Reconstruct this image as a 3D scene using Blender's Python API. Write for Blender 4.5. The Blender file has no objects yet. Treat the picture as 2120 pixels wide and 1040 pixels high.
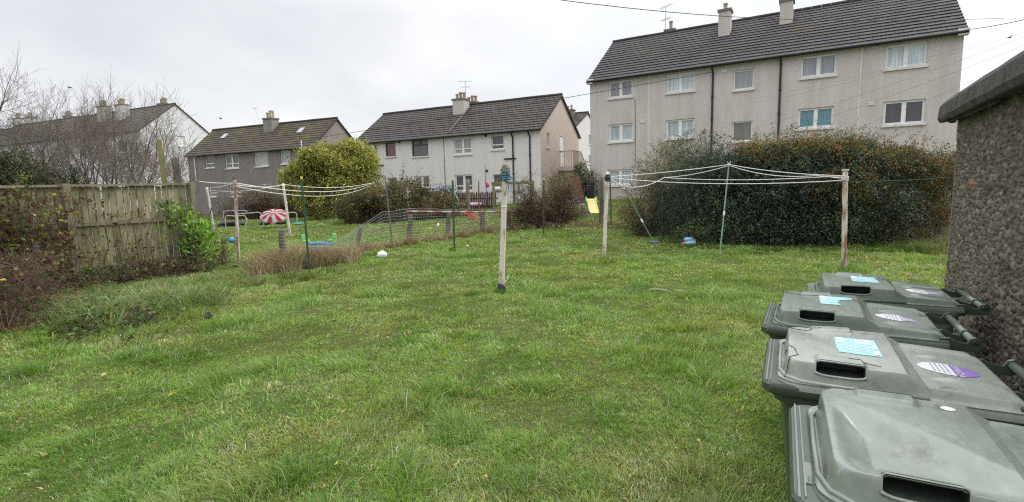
import bpy, math, random
import numpy as np
from mathutils import Vector, Matrix
from mathutils import noise as mnoise

# ------------------------------------------------------------------ camera, sky, sun, exposure
S = bpy.context.scene
F = 1060.0; TH = math.radians(7.0); RO = math.radians(1.4); CH = 1.7
RX0 = np.array([1, 0, 0.]); UP0 = np.array([0, math.sin(TH), math.cos(TH)]); FW = np.array([0, math.cos(TH), -math.sin(TH)])
RX = math.cos(RO)*RX0 - math.sin(RO)*UP0
UP = math.cos(RO)*UP0 + math.sin(RO)*RX0
cd = bpy.data.cameras.new('camera'); cam = bpy.data.objects.new('camera', cd); S.collection.objects.link(cam)
cd.sensor_width = 36; cd.lens = 36*F/2120; cd.clip_start = 0.05; cd.clip_end = 2000
m = Matrix.Identity(4)
for i in range(3):
    m[i][0] = RX[i]; m[i][1] = UP[i]; m[i][2] = -FW[i]
m[2][3] = CH
cam.matrix_world = m
S.camera = cam
S.view_settings.view_transform = 'Standard'; S.view_settings.look = 'None'
S.view_settings.exposure = 0.72; S.view_settings.gamma = 1.0
S.view_settings.use_curve_mapping = False
S.render.engine = 'CYCLES'
S.cycles.use_denoising = False; S.cycles.filter_width = 1.2
S.cycles.max_bounces = 6; S.cycles.diffuse_bounces = 3; S.cycles.glossy_bounces = 3; S.cycles.transmission_bounces = 4
S.cycles.transparent_max_bounces = 8

SUN_EL, SUN_AZ = 38, 62      # degrees; azimuth clockwise from the view direction
W = bpy.data.worlds.new('World'); S.world = W; W.use_nodes = True
nt = W.node_tree; nt.nodes.clear()
def N(tree, typ, **kw):
    n = tree.nodes.new(typ)
    for k, v in kw.items():
        if k in n.inputs: n.inputs[k].default_value = v
        else: setattr(n, k, v)
    return n
def math_n(tree, op, a, b=None, clamp=False):
    n = tree.nodes.new('ShaderNodeMath'); n.operation = op; n.use_clamp = clamp
    for i, x in enumerate((a, b)):
        if x is None: continue
        if isinstance(x, (int, float)): n.inputs[i].default_value = x
        else: tree.links.new(x, n.inputs[i])
    return n.outputs[0]
def ramp(tree, fac, stops, interp='LINEAR'):
    n = tree.nodes.new('ShaderNodeValToRGB'); cr = n.color_ramp; cr.interpolation = interp
    while len(cr.elements) < len(stops): cr.elements.new(0.5)
    for e, (p, c) in zip(cr.elements, stops):
        e.position = p; e.color = (c[0], c[1], c[2], 1) if len(c) == 3 else c
    tree.links.new(fac, n.inputs[0]); return n.outputs[0]
def mixc(tree, fac, a, b, mode='MIX'):
    n = tree.nodes.new('ShaderNodeMix'); n.data_type = 'RGBA'; n.blend_type = mode
    for sock, x in ((n.inputs[0], fac), (n.inputs[6], a), (n.inputs[7], b)):
        if isinstance(x, (int, float)): sock.default_value = x
        elif isinstance(x, tuple): sock.default_value = (x[0], x[1], x[2], 1)
        else: tree.links.new(x, sock)
    return n.outputs[2]
sky = N(nt, 'ShaderNodeTexSky', sky_type='NISHITA')
sky.sun_disc = False; sky.sun_elevation = math.radians(SUN_EL); sky.sun_rotation = math.radians(SUN_AZ)
tc = N(nt, 'ShaderNodeTexCoord')
sep = N(nt, 'ShaderNodeSeparateXYZ'); nt.links.new(tc.outputs['Generated'], sep.inputs[0])
zz = math_n(nt, 'ADD', math_n(nt, 'MAXIMUM', sep.outputs[2], 0.0), 0.32)
cmb = N(nt, 'ShaderNodeCombineXYZ')
nt.links.new(math_n(nt, 'DIVIDE', sep.outputs[0], zz), cmb.inputs[0])
nt.links.new(math_n(nt, 'DIVIDE', sep.outputs[1], zz), cmb.inputs[1])
n1 = N(nt, 'ShaderNodeTexNoise', Scale=1.1, Detail=6.0, Roughness=0.5, Distortion=0.25)
nt.links.new(cmb.outputs[0], n1.inputs['Vector'])
cloud = ramp(nt, n1.outputs['Fac'], [(0.30, (0.63, 0.64, 0.675)), (0.50, (0.76, 0.765, 0.79)), (0.70, (0.93, 0.93, 0.94))])
# an overcast sky is about three times as bright overhead as at the horizon, and brightest round the hidden sun
sd = Vector((math.sin(math.radians(SUN_AZ))*math.cos(math.radians(SUN_EL)), math.cos(math.radians(SUN_AZ))*math.cos(math.radians(SUN_EL)), math.sin(math.radians(SUN_EL))))
dot = N(nt, 'ShaderNodeVectorMath', operation='DOT_PRODUCT'); nt.links.new(tc.outputs['Generated'], dot.inputs[0]); dot.inputs[1].default_value = sd
g1 = math_n(nt, 'POWER', math_n(nt, 'MAXIMUM', dot.outputs['Value'], 0.0), 3.0)
el = math_n(nt, 'MAXIMUM', math_n(nt, 'SUBTRACT', sep.outputs[2], 0.30), 0.0)
br = math_n(nt, 'ADD', math_n(nt, 'ADD', 7.3, math_n(nt, 'MULTIPLY', g1, 3.0)), math_n(nt, 'MULTIPLY', el, 23.0))
cb = N(nt, 'ShaderNodeVectorMath', operation='SCALE'); nt.links.new(cloud, cb.inputs[0]); nt.links.new(br, cb.inputs[3])
skm = mixc(nt, 0.93, sky.outputs[0], cb.outputs[0])
bg = N(nt, 'ShaderNodeBackground', Strength=0.1); nt.links.new(skm, bg.inputs[0])
wo = N(nt, 'ShaderNodeOutputWorld'); nt.links.new(bg.outputs[0], wo.inputs[0])
sl = bpy.data.lights.new('sun', 'SUN'); sl.energy = 1.0; sl.angle = math.radians(14); sl.color = (1, 0.96, 0.9)
so = bpy.data.objects.new('sun', sl); S.collection.objects.link(so)
so.rotation_euler = (-sd).to_track_quat('-Z', 'Y').to_euler()

# ------------------------------------------------------------------ helpers
C = S.collection
rng = np.random.default_rng(7)
random.seed(7)
def sstep(a, b, x):
    t = np.clip((x-a)/(b-a), 0, 1); return t*t*(3-2*t)
def _hash(i, j, s):
    h = (i*374761393 + j*668265263 + s*1442695041) & 0xffffffff
    h = ((h ^ (h >> 13))*1274126177) & 0xffffffff
    return ((h ^ (h >> 16)) & 0xffff)/65535.0
def vnoise(x, y, s=0):
    x = np.asarray(x, float); y = np.asarray(y, float)
    i = np.floor(x).astype(np.int64); j = np.floor(y).astype(np.int64)
    u = x-i; v = y-j; u = u*u*(3-2*u); v = v*v*(3-2*v)
    return (_hash(i, j, s)*(1-u)+_hash(i+1, j, s)*u)*(1-v) + (_hash(i, j+1, s)*(1-u)+_hash(i+1, j+1, s)*u)*v
def fbm(x, y, s=0, o=4):
    a, t, n = 1.0, 0, 0
    for k in range(o):
        t = t + a*vnoise(np.asarray(x)*2**k, np.asarray(y)*2**k, s+k); n += a; a *= .5
    return t/n
def terrain(x, y):
    """lawn level, rising gently towards the flats at the back right"""
    x = np.asarray(x, float); y = np.asarray(y, float)
    t = sstep(16.5, 33, y + .42*x)
    lat = sstep(-17, 9, x)
    bump = (fbm(x*.45, y*.45, 11, 3)-.5)*.10*sstep(2, 5, y)
    mound = .16*np.exp(-(((x+5.2)/1.7)**2+((y-8.0)/1.5)**2))
    return 0.95*t*lat + bump*np.where(y < 30, 1, 0) + mound
def ray(u, v): return FW + RX*(u-1060)/F - UP*(v-520)/F
def at(u, v, Y):
    d = ray(u, v); p = np.array([0, 0, CH]) + d*Y/d[1]; return Vector(p)
def gnd(u, v):
    d = ray(u, v); z = 0.0
    for _ in range(25):
        t = (z-CH)/d[2]; p = d*t; z = .5*z + .5*float(terrain(p[0], p[1]))
    return Vector((p[0], p[1], float(terrain(p[0], p[1]))))

class MB:
    def __init__(s): s.v = []; s.f = []
    def add(s, vs, fs):
        n = len(s.v); s.v += [tuple(p) for p in vs]; s.f += [tuple(n+i for i in f) for f in fs]; return s
    def box(s, lo, hi, M=None):
        x0, y0, z0 = lo; x1, y1, z1 = hi
        vs = [Vector(p) for p in ((x0,y0,z0),(x1,y0,z0),(x1,y1,z0),(x0,y1,z0),(x0,y0,z1),(x1,y0,z1),(x1,y1,z1),(x0,y1,z1))]
        if M is not None: vs = [M @ p for p in vs]
        return s.add(vs, [(0,3,2,1),(4,5,6,7),(0,1,5,4),(1,2,6,5),(2,3,7,6),(3,0,4,7)])
    def tube(s, pts, r, n=6, cap=True):
        pts = [Vector(p) for p in pts]; k = len(pts)
        rr = r if isinstance(r, (list, tuple)) else [r]*k
        vs = []; prev = None
        for i, p in enumerate(pts):
            t = (pts[min(i+1, k-1)]-pts[max(i-1, 0)]).normalized()
            a = prev if prev is not None else (Vector((0,0,1)) if abs(t.z) < .9 else Vector((1,0,0)))
            b = t.cross(a).normalized(); a = b.cross(t).normalized(); prev = a
            for j in range(n):
                q = 2*math.pi*j/n
                vs.append(p + (a*math.cos(q)+b*math.sin(q))*rr[i])
        fs = [(i*n+j, i*n+(j+1) % n, (i+1)*n+(j+1) % n, (i+1)*n+j) for i in range(k-1) for j in range(n)]
        if cap: fs += [tuple(reversed(range(n))), tuple((k-1)*n+j for j in range(n))]
        return s.add(vs, fs)
    def lathe(s, prof, n=16, M=None):
        vs = []
        for r, z in prof:
            for j in range(n):
                q = 2*math.pi*j/n; p = Vector((r*math.cos(q), r*math.sin(q), z)); vs.append(M @ p if M is not None else p)
        k = len(prof)
        fs = [(i*n+j, i*n+(j+1) % n, (i+1)*n+(j+1) % n, (i+1)*n+j) for i in range(k-1) for j in range(n)]
        fs += [tuple(reversed(range(n))), tuple((k-1)*n+j for j in range(n))]
        return s.add(vs, fs)
    def sphere(s, c, r, nu=10, nv=7, wob=0, seed=0):
        c = Vector(c); r = Vector(r) if not isinstance(r, (int, float)) else Vector((r, r, r))
        vs = []
        for i in range(nv+1):
            ph = math.pi*i/nv
            for j in range(nu):
                q = 2*math.pi*j/nu; d = Vector((math.sin(ph)*math.cos(q), math.sin(ph)*math.sin(q), -math.cos(ph)))
                k = 1 + (wob*mnoise.noise(d*1.7+Vector((seed*3.1, 0, 0))) if wob else 0)
                vs.append(c + Vector((d.x*r.x, d.y*r.y, d.z*r.z))*k)
        return s.add(vs, [(i*nu+j, i*nu+(j+1) % nu, (i+1)*nu+(j+1) % nu, (i+1)*nu+j) for i in range(nv) for j in range(nu)])
    def build(s, name, mat, parent=None, smooth=False):
        me = bpy.data.meshes.new(name); me.from_pydata(s.v, [], s.f); me.update()
        if smooth: me.polygons.foreach_set('use_smooth', [True]*len(me.polygons))
        return link(name, me, mat, parent)
def link(name, me, mat, parent=None):
    if mat is not None: me.materials.append(mat)
    o = bpy.data.objects.new(name, me); C.objects.link(o)
    if parent is not None: o.parent = parent
    return o
def tag(o, label, cat, group=None):
    o['label'] = label; o['category'] = cat
    if group: o['group'] = group
    return o
def thing(name, label, cat, loc=(0,0,0), rz=0, group=None):
    o = bpy.data.objects.new(name, None); C.objects.link(o); o.location = loc; o.rotation_euler = (0,0,rz); o.empty_display_size = .2
    return tag(o, label, cat, group)
def fast_mesh(name, V, T, mat, parent=None, cols=None, smooth=False):
    """V (n,3), T (m,k) with constant k"""
    V = np.ascontiguousarray(V, np.float32); T = np.ascontiguousarray(T, np.int32); k = T.shape[1]
    me = bpy.data.meshes.new(name)
    me.vertices.add(len(V)); me.vertices.foreach_set('co', V.ravel())
    me.loops.add(T.size); me.loops.foreach_set('vertex_index', T.ravel())
    me.polygons.add(len(T)); me.polygons.foreach_set('loop_start', np.arange(0, T.size, k, dtype=np.int32))
    me.polygons.foreach_set('loop_total', np.full(len(T), k, np.int32))
    if smooth: me.polygons.foreach_set('use_smooth', np.ones(len(T), bool))
    me.update(calc_edges=True); me.validate()
    if cols is not None:
        at_ = me.color_attributes.new('Col', 'FLOAT_COLOR', 'POINT')
        c4 = np.ones((len(V), 4), np.float32); c4[:, :3] = cols; at_.data.foreach_set('color', c4.ravel())
    return link(name, me, mat, parent)
def unit(a): return a/np.maximum(np.linalg.norm(a, axis=-1, keepdims=True), 1e-9)
def segs_arrays(P0, P1, R0, R1, n=4):
    P0 = np.asarray(P0, float); P1 = np.asarray(P1, float); R0 = np.asarray(R0, float); R1 = np.asarray(R1, float)
    t = unit(P1-P0); ref = np.where(np.abs(t[:, 2:3]) < .9, np.array([[0,0,1.]]), np.array([[1.,0,0]]))
    a = unit(np.cross(t, ref)); b = np.cross(t, a)
    V = []
    for P, R in ((P0, R0), (P1, R1)):
        for j in range(n):
            q = 2*math.pi*j/n
            V.append(P + (a*math.cos(q)+b*math.sin(q))*R[:, None])
    V = np.stack(V, 1).reshape(-1, 3)
    base = (np.arange(len(P0))*2*n)[:, None]
    T = np.concatenate([base+np.array([[j, (j+1) % n, n+(j+1) % n, n+j]]) for j in range(n)], 0)
    return V, T
def segs_mesh(name, segs, mat, parent=None, n=4):
    a = np.array([list(s[0])+list(s[1])+[s[2], s[3]] for s in segs], float)
    V, T = segs_arrays(a[:, :3], a[:, 3:6], a[:, 6], a[:, 7], n)
    return fast_mesh(name, V, T, mat, parent, smooth=True)
def leaf_arrays(P, A, B, L, Wd, bend=.15):
    """one pointed leaf per row: base P, axis A, width axis B"""
    L = np.asarray(L)[:, None]; Wd = np.asarray(Wd)[:, None]; Nn = np.cross(A, B)
    V = np.stack([P, P+A*L*.5+B*Wd*.5+Nn*L*bend, P+A*L, P+A*L*.5-B*Wd*.5+Nn*L*bend], 1).reshape(-1, 3)
    T = (np.arange(len(P))*4)[:, None] + np.array([[0, 1, 2, 3]])
    return V, T
def leaves(name, P, L, Wd, cols, mat, parent=None, A=None, up=0.2, seed=1):
    g = np.random.default_rng(seed); n = len(P)
    if A is None:
        A = g.normal(size=(n, 3)); A[:, 2] += up
    A = unit(A); B = unit(np.cross(A, g.normal(size=(n, 3))))
    L = L*(.6+.8*g.random(n)); Wd = Wd*(.7+.6*g.random(n))
    V, T = leaf_arrays(P, A, B, L, Wd)
    return fast_mesh(name, V, T, mat, parent, np.repeat(cols, 4, 0))
def palette(n, cols, wts, var=.18, seed=3):
    g = np.random.default_rng(seed); cols = np.array(cols); wts = np.array(wts)/np.sum(wts)
    c = cols[g.choice(len(cols), n, p=wts)]
    return c*(1+var*g.normal(size=(n, 1)))*(1+.06*g.normal(size=(n, 3)))

# ------------------------------------------------------------------ materials
def mat(name, col, rough=.7, spec=.3, noise=0, nscale=6, col2=None, bump=0, bscale=40, metal=0, coords='Object', stretch=None, ramp_=(.35, .7)):
    M = bpy.data.materials.new(name); M.use_nodes = True; t = M.node_tree; b = t.nodes['Principled BSDF']
    b.inputs['Roughness'].default_value = rough; b.inputs['Specular IOR Level'].default_value = spec; b.inputs['Metallic'].default_value = metal
    b.inputs['Base Color'].default_value = (*col, 1)
    tcn = t.nodes.new('ShaderNodeTexCoord'); vec = tcn.outputs[coords]
    if stretch:
        mp = t.nodes.new('ShaderNodeMapping'); mp.inputs['Scale'].default_value = stretch; t.links.new(vec, mp.inputs[0]); vec = mp.outputs[0]
    if noise or col2:
        nz = N(t, 'ShaderNodeTexNoise', Scale=nscale, Detail=6.0, Roughness=.62); t.links.new(vec, nz.inputs['Vector'])
        c2 = col2 if col2 else tuple(x*(1-noise) for x in col)
        cc = ramp(t, nz.outputs['Fac'], [(ramp_[0], c2), (ramp_[1], col)]); t.links.new(cc, b.inputs['Base Color'])
    if bump:
        nb = N(t, 'ShaderNodeTexNoise', Scale=bscale, Detail=4.0); t.links.new(vec, nb.inputs['Vector'])
        bp = N(t, 'ShaderNodeBump', Strength=bump, Distance=.02); t.links.new(nb.outputs['Fac'], bp.inputs['Height']); t.links.new(bp.outputs[0], b.inputs['Normal'])
    return M
def leaf_mat(name, trans=.35, rough=.55, spec=.3, tint=(1.1, 1.15, .7)):
    M = bpy.data.materials.new(name); M.use_nodes = True; t = M.node_tree; b = t.nodes['Principled BSDF']
    a = N(t, 'ShaderNodeVertexColor', layer_name='Col'); t.links.new(a.outputs[0], b.inputs['Base Color'])
    b.inputs['Roughness'].default_value = rough; b.inputs['Specular IOR Level'].default_value = spec
    tr = t.nodes.new('ShaderNodeBsdfTranslucent'); t.links.new(mixc(t, 1.0, a.outputs[0], tint, 'MULTIPLY'), tr.inputs[0])
    ms = t.nodes.new('ShaderNodeMixShader'); ms.inputs[0].default_value = trans
    t.links.new(b.outputs[0], ms.inputs[1]); t.links.new(tr.outputs[0], ms.inputs[2])
    t.links.new(ms.outputs[0], t.nodes['Material Output'].inputs[0])
    return M
def render_mat(name, base, dark, speck=.25, scale=26, stain=.25):
    """painted dry-dash render: fine aggregate speckle, soft rain streaks"""
    M = bpy.data.materials.new(name); M.use_nodes = True; t = M.node_tree; b = t.nodes['Principled BSDF']
    b.inputs['Roughness'].default_value = .9; b.inputs['Specular IOR Level'].default_value = .15
    tcn = t.nodes.new('ShaderNodeTexCoord')
    mp3 = t.nodes.new('ShaderNodeMapping'); mp3.inputs['Scale'].default_value = (5, 5, .22); t.links.new(tcn.outputs['Object'], mp3.inputs[0])
    n4 = N(t, 'ShaderNodeTexNoise', Scale=1.0, Detail=4.0, Roughness=.6); t.links.new(mp3.outputs[0], n4.inputs['Vector'])
    n1 = N(t, 'ShaderNodeTexNoise', Scale=float(scale), Detail=3.0, Roughness=.7); t.links.new(tcn.outputs['Object'], n1.inputs['Vector'])
    c1 = ramp(t, n1.outputs['Fac'], [(.36, tuple(x*(1-speck) for x in base)), (.62, tuple(min(1, x*(1+speck*.25)) for x in base))])
    mp = t.nodes.new('ShaderNodeMapping'); mp.inputs['Scale'].default_value = (1.1, 1.1, .25); t.links.new(tcn.outputs['Object'], mp.inputs[0])
    n2 = N(t, 'ShaderNodeTexNoise', Scale=1.3, Detail=6.0, Roughness=.65); t.links.new(mp.outputs[0], n2.inputs['Vector'])
    f2 = ramp(t, n2.outputs['Fac'], [(.4, (0,0,0)), (.75, (stain,)*3)])
    cc = mixc(t, f2, c1, dark); cc = mixc(t, ramp(t, n4.outputs['Fac'], [(.5, (0,0,0)), (.78, (stain*.75,)*3)]), cc, dark); t.links.new(cc, b.inputs['Base Color'])
    bp = N(t, 'ShaderNodeBump', Strength=.5, Distance=.02); t.links.new(n1.outputs['Fac'], bp.inputs['Height']); t.links.new(bp.outputs[0], b.inputs['Normal'])
    return M
def roof_mat(name, base, base2, moss, moss_amt, tile=(.33, .3), gap=.02):
    M = bpy.data.materials.new(name); M.use_nodes = True; t = M.node_tree; b = t.nodes['Principled BSDF']
    b.inputs['Roughness'].default_value = .8; b.inputs['Specular IOR Level'].default_value = .25
    tcn = t.nodes.new('ShaderNodeTexCoord')
    br = N(t, 'ShaderNodeTexBrick'); t.links.new(tcn.outputs['UV'], br.inputs['Vector'])
    br.inputs['Color1'].default_value = (*base, 1); br.inputs['Color2'].default_value = (*base2, 1); br.inputs['Mortar'].default_value = (base[0]*.25, base[1]*.25, base[2]*.25, 1)
    br.inputs['Scale'].default_value = 1; br.inputs['Mortar Size'].default_value = gap; br.inputs['Brick Width'].default_value = tile[0]; br.inputs['Row Height'].default_value = tile[1]; br.inputs['Bias'].default_value = 0
    n2 = N(t, 'ShaderNodeTexNoise', Scale=.7, Detail=8.0, Roughness=.7); t.links.new(tcn.outputs['Object'], n2.inputs['Vector'])
    n3 = N(t, 'ShaderNodeTexNoise', Scale=9.0, Detail=4.0, Roughness=.7); t.links.new(tcn.outputs['Object'], n3.inputs['Vector'])
    c1 = mixc(t, .35, br.outputs['Color'], ramp(t, n3.outputs['Fac'], [(.3, tuple(x*.5 for x in base)), (.7, tuple(x*1.9 for x in base2))]))
    # moss grows near the ridge and in the wet middle of the slope
    cc = mixc(t, math_n(t, 'MULTIPLY', ramp(t, n2.outputs['Fac'], [(.52, (0,0,0)), (.68, (1,1,1))]), moss_amt), c1, moss)
    t.links.new(cc, b.inputs['Base Color'])
    return M

M_LEAF = leaf_mat('leaf'); M_GRASS = leaf_mat('grass_blade', trans=.42, rough=.55, spec=.22, tint=(1.2, 1.1, .5))
M_DEAD = leaf_mat('dead_grass', trans=.3, rough=.8, spec=.1, tint=(1, .9, .7))
M_BARK = mat('bark', (.16, .135, .11), .9, .1, .5, 9, bump=.5)
M_TWIG = mat('twig', (.225, .19, .16), .9, .1, .4, 3)
M_BROWNTWIG = mat('cane', (.145, .10, .07), .85, .15, .5, 3)
M_OLDWOOD = mat('weathered_wood', (.27, .235, .175), .88, .15, 0, 7, (.15, .14, .085), .4, 60, stretch=(1, 1, .22))
M_GREYWOOD = mat('grey_wood', (.20, .18, .15), .9, .1, 0, 8, (.09, .08, .06), .5, 50, stretch=(1, 1, .2))
M_WHITEPOST = mat('peeling_white_paint', (.61, .57, .505), .75, .2, 0, 11, (.30, .23, .17), .35, 50, stretch=(1, 1, .4), ramp_=(.33, .47))
M_RUSTPOST = mat('rusting_paint', (.56, .51, .46), .75, .25, 0, 8, (.25, .14, .09), .3, 50, stretch=(1, 1, .3), ramp_=(.42, .56))
M_GREENPOST = mat('green_paint', (.03, .085, .05), .5, .4, .3, 10)
M_YELLOWCAP = mat('yellow_plastic', (.75, .55, .05), .45, .4)
M_PVC = mat('white_plastic', (.78, .78, .76), .4, .4, .08, 4)
M_FASCIA = mat('white_paint', (.70, .69, .66), .6, .3, .15, 4)
M_PIPE = mat('black_pipe', (.02, .02, .022), .5, .4)
M_SILL = mat('sill', (.68, .67, .64), .75, .2, .15, 5)
M_POT = mat('clay_pot', (.40, .27, .18), .85, .2, .35, 6)
M_CREAMPOT = mat('buff_pot', (.50, .43, .30), .85, .2, .3, 6)
M_METAL = mat('galvanised', (.30, .305, .31), .55, .4, .3, 8, metal=.2)
M_ALU = mat('aerial_metal', (.3, .3, .31), .5, .5)
M_LINE = mat('washing_line', (.72, .71, .68), .7, .2)
M_WIRE = mat('cable', (.03, .03, .032), .6, .3)
M_DARK = mat('dark_gap', (.012, .012, .012), .9, .1)
# ------------------------------------------------------------------ ground
def build_ground():
    xs = np.concatenate([np.linspace(-400, -45, 12), np.linspace(-42, 40, 165), np.linspace(45, 400, 12)])
    ys = np.concatenate([np.linspace(-60, -2, 6), np.linspace(-1, 55, 225), np.linspace(60, 600, 14)])
    X, Y = np.meshgrid(xs, ys); Z = terrain(X, Y)
    V = np.stack([X, Y, Z], -1).reshape(-1, 3); nx = len(xs); ny = len(ys)
    i = (np.arange(ny-1)[:, None]*nx+np.arange(nx-1)[None, :]).ravel()
    T = np.stack([i, i+1, i+1+nx, i+nx], 1)
    M = bpy.data.materials.new('lawn_soil'); M.use_nodes = True; t = M.node_tree; b = t.nodes['Principled BSDF']
    b.inputs['Roughness'].default_value = .95; b.inputs['Specular IOR Level'].default_value = .05
    tcn = t.nodes.new('ShaderNodeTexCoord')
    a = N(t, 'ShaderNodeTexNoise', Scale=.55, Detail=8.0, Roughness=.65); t.links.new(tcn.outputs['Object'], a.inputs['Vector'])
    c = N(t, 'ShaderNodeTexNoise', Scale=14.0, Detail=6.0, Roughness=.7); t.links.new(tcn.outputs['Object'], c.inputs['Vector'])
    col = mixc(t, .5, ramp(t, a.outputs['Fac'], [(.35, (.055, .075, .018)), (.65, (.085, .085, .03))]), ramp(t, c.outputs['Fac'], [(.3, (.025, .032, .010)), (.7, (.10, .11, .035))]))
    t.links.new(col, b.inputs['Base Color'])
    bp = N(t, 'ShaderNodeBump', Strength=.8, Distance=.03); t.links.new(c.outputs['Fac'], bp.inputs['Height']); t.links.new(bp.outputs[0], b.inputs['Normal'])
    g = fast_mesh('lawn', V, T, M, smooth=True); g['kind'] = 'structure'
build_ground()

# ------------------------------------------------------------------ houses
class Frame:
    def __init__(s, A, B):
        s.A = Vector((A[0], A[1], 0)); d = Vector((B[0]-A[0], B[1]-A[1], 0)); s.L = d.length; s.x = d.normalized(); s.y = Vector((-s.x.y, s.x.x, 0)); s.rz = math.atan2(d.y, d.x)
    def hit(s, u, v, plane='y', k=0.0):
        """local point where the sight line through (u, v) meets a plane of the building"""
        d = Vector(ray(u, v)); o = Vector((0, 0, CH))-s.A; nrm = s.y if plane == 'y' else s.x
        t = (k-o.dot(nrm))/d.dot(nrm); p = o+d*t; return Vector((p.dot(s.x), p.dot(s.y), p.z))
    def roofhit(s, u, v, e, slope):
        d = Vector(ray(u, v)); o = Vector((0, 0, CH))-s.A
        # z = e + slope*y
        t = (e+slope*o.dot(s.y)-o.z)/(d.z-slope*d.dot(s.y)); p = o+d*t; return Vector((p.dot(s.x), p.dot(s.y), p.z))
    def rect(s, u0, u1, vt, vb, plane='y', k=0.0):
        um = (u0+u1)/2
        a = s.hit(u0, (vt+vb)/2, plane, k); b = s.hit(u1, (vt+vb)/2, plane, k); zt = s.hit(um, vt, plane, k).z; zb = s.hit(um, vb, plane, k).z
        return (a.x, b.x, zb, zt) if plane == 'y' else (a.y, b.y, zb, zt)

def holed(mb, x0, x1, z0, z1, rects, Mx, depth=.13):
    """a rectangle of wall with window openings and their reveals"""
    xs = sorted({x0, x1, *[r[0] for r in rects], *[r[1] for r in rects]}); zs = sorted({z0, z1, *[r[2] for r in rects], *[r[3] for r in rects]})
    for i in range(len(xs)-1):
        for j in range(len(zs)-1):
            cx = (xs[i]+xs[i+1])/2; cz = (zs[j]+zs[j+1])/2
            if any(r[0] < cx < r[1] and r[2] < cz < r[3] for r in rects): continue
            mb.add([Mx @ Vector(p) for p in ((xs[i],0,zs[j]),(xs[i+1],0,zs[j]),(xs[i+1],0,zs[j+1]),(xs[i],0,zs[j+1]))], [(0,1,2,3)])
    for a, b, c, d in rects:
        o = [(a,c),(b,c),(b,d),(a,d)]
        for k in range(4):
            p, q = o[k], o[(k+1) % 4]
            mb.add([Mx @ Vector(w) for w in ((p[0],0,p[1]),(p[0],depth,p[1]),(q[0],depth,q[1]),(q[0],0,q[1]))], [(0,1,2,3)])
_pane = {}
def pane_mat(c, fold=0.0):
    key = (c, fold)
    if key in _pane: return _pane[key]
    M = bpy.data.materials.new('window_pane'); M.use_nodes = True; t = M.node_tree; b = t.nodes['Principled BSDF']
    b.inputs['Roughness'].default_value = .06; b.inputs['Specular IOR Level'].default_value = .75
    tcn = t.nodes.new('ShaderNodeTexCoord'); mp = t.nodes.new('ShaderNodeMapping'); mp.inputs['Scale'].default_value = (9, 9, .5); t.links.new(tcn.outputs['Object'], mp.inputs[0])
    nz = N(t, 'ShaderNodeTexNoise', Scale=1.6, Detail=3.0); t.links.new(mp.outputs[0], nz.inputs['Vector'])
    k = .25+fold
    t.links.new(ramp(t, nz.outputs['Fac'], [(.3, tuple(x*(1-k) for x in c)), (.7, tuple(min(1, x*(1+k*.5)) for x in c))]), b.inputs['Base Color'])
    _pane[key] = M; return M
def window(root, r, Mx, style, col, frame=None, sill=True, depth=.13, fold=0., name='window', label=None):
    a, b, c, d = r; fm = frame or M_PVC; w = .065; mb = MB(); y0, y1 = depth-.055, depth+.015
    def bar(x0, x1, z0, z1, yy0=y0): mb.box((x0, yy0, z0), (x1, y1, z1), Mx)
    e = .002
    bar(a+e, b-e, d-w, d-e); bar(a+e, b-e, c+e, c+w); bar(a+e, a+w, c+w, d-w); bar(b-w, b-e, c+w, d-w)
    m = (a+b)/2
    if style in ('2', 'T'):
        bar(m-.055, m+.055, c+w, d-w)
        for x0, x1 in ((a+w, m-.055), (m+.055, b-w)):     # the casements stand a little proud
            for q in ((x0, x1, d-w-.03, d-w), (x0, x1, c+w, c+w+.03), (x0, x0+.03, c+w+.03, d-w-.03), (x1-.03, x1, c+w+.03, d-w-.03)): bar(*q, y0-.012)
    if style in ('T', 'H'):
        zt = c+(d-c)*.32
        for x0, x1 in (((a+w, m-.055), (m+.055, b-w)) if style == 'T' else ((a+w, b-w),)): bar(x0+.03, x1-.03, zt-.035, zt+.035)
    if style == 'B':
        zt = d-(d-c)*.3; bar(a+w, b-w, zt-.03, zt+.03); bar(m-.03, m+.03, zt+.03, d-w)
    f = mb.build(name, fm, root)
    if label: f['label'] = label
    g = MB(); yy = depth-.012
    g.add([Mx @ Vector(p) for p in ((a+w*.5, yy, c+w*.5), (b-w*.5, yy, c+w*.5), (b-w*.5, yy, d-w*.5), (a+w*.5, yy, d-w*.5))], [(0,1,2,3)])
    g.build('pane', pane_mat(col, fold), f)
    if sill:
        s = MB(); s.box((a-.06, -.07, c-.10), (b+.06, depth-.058, c-.002), Mx); s.build('sill', M_SILL, f)
    return f
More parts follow.
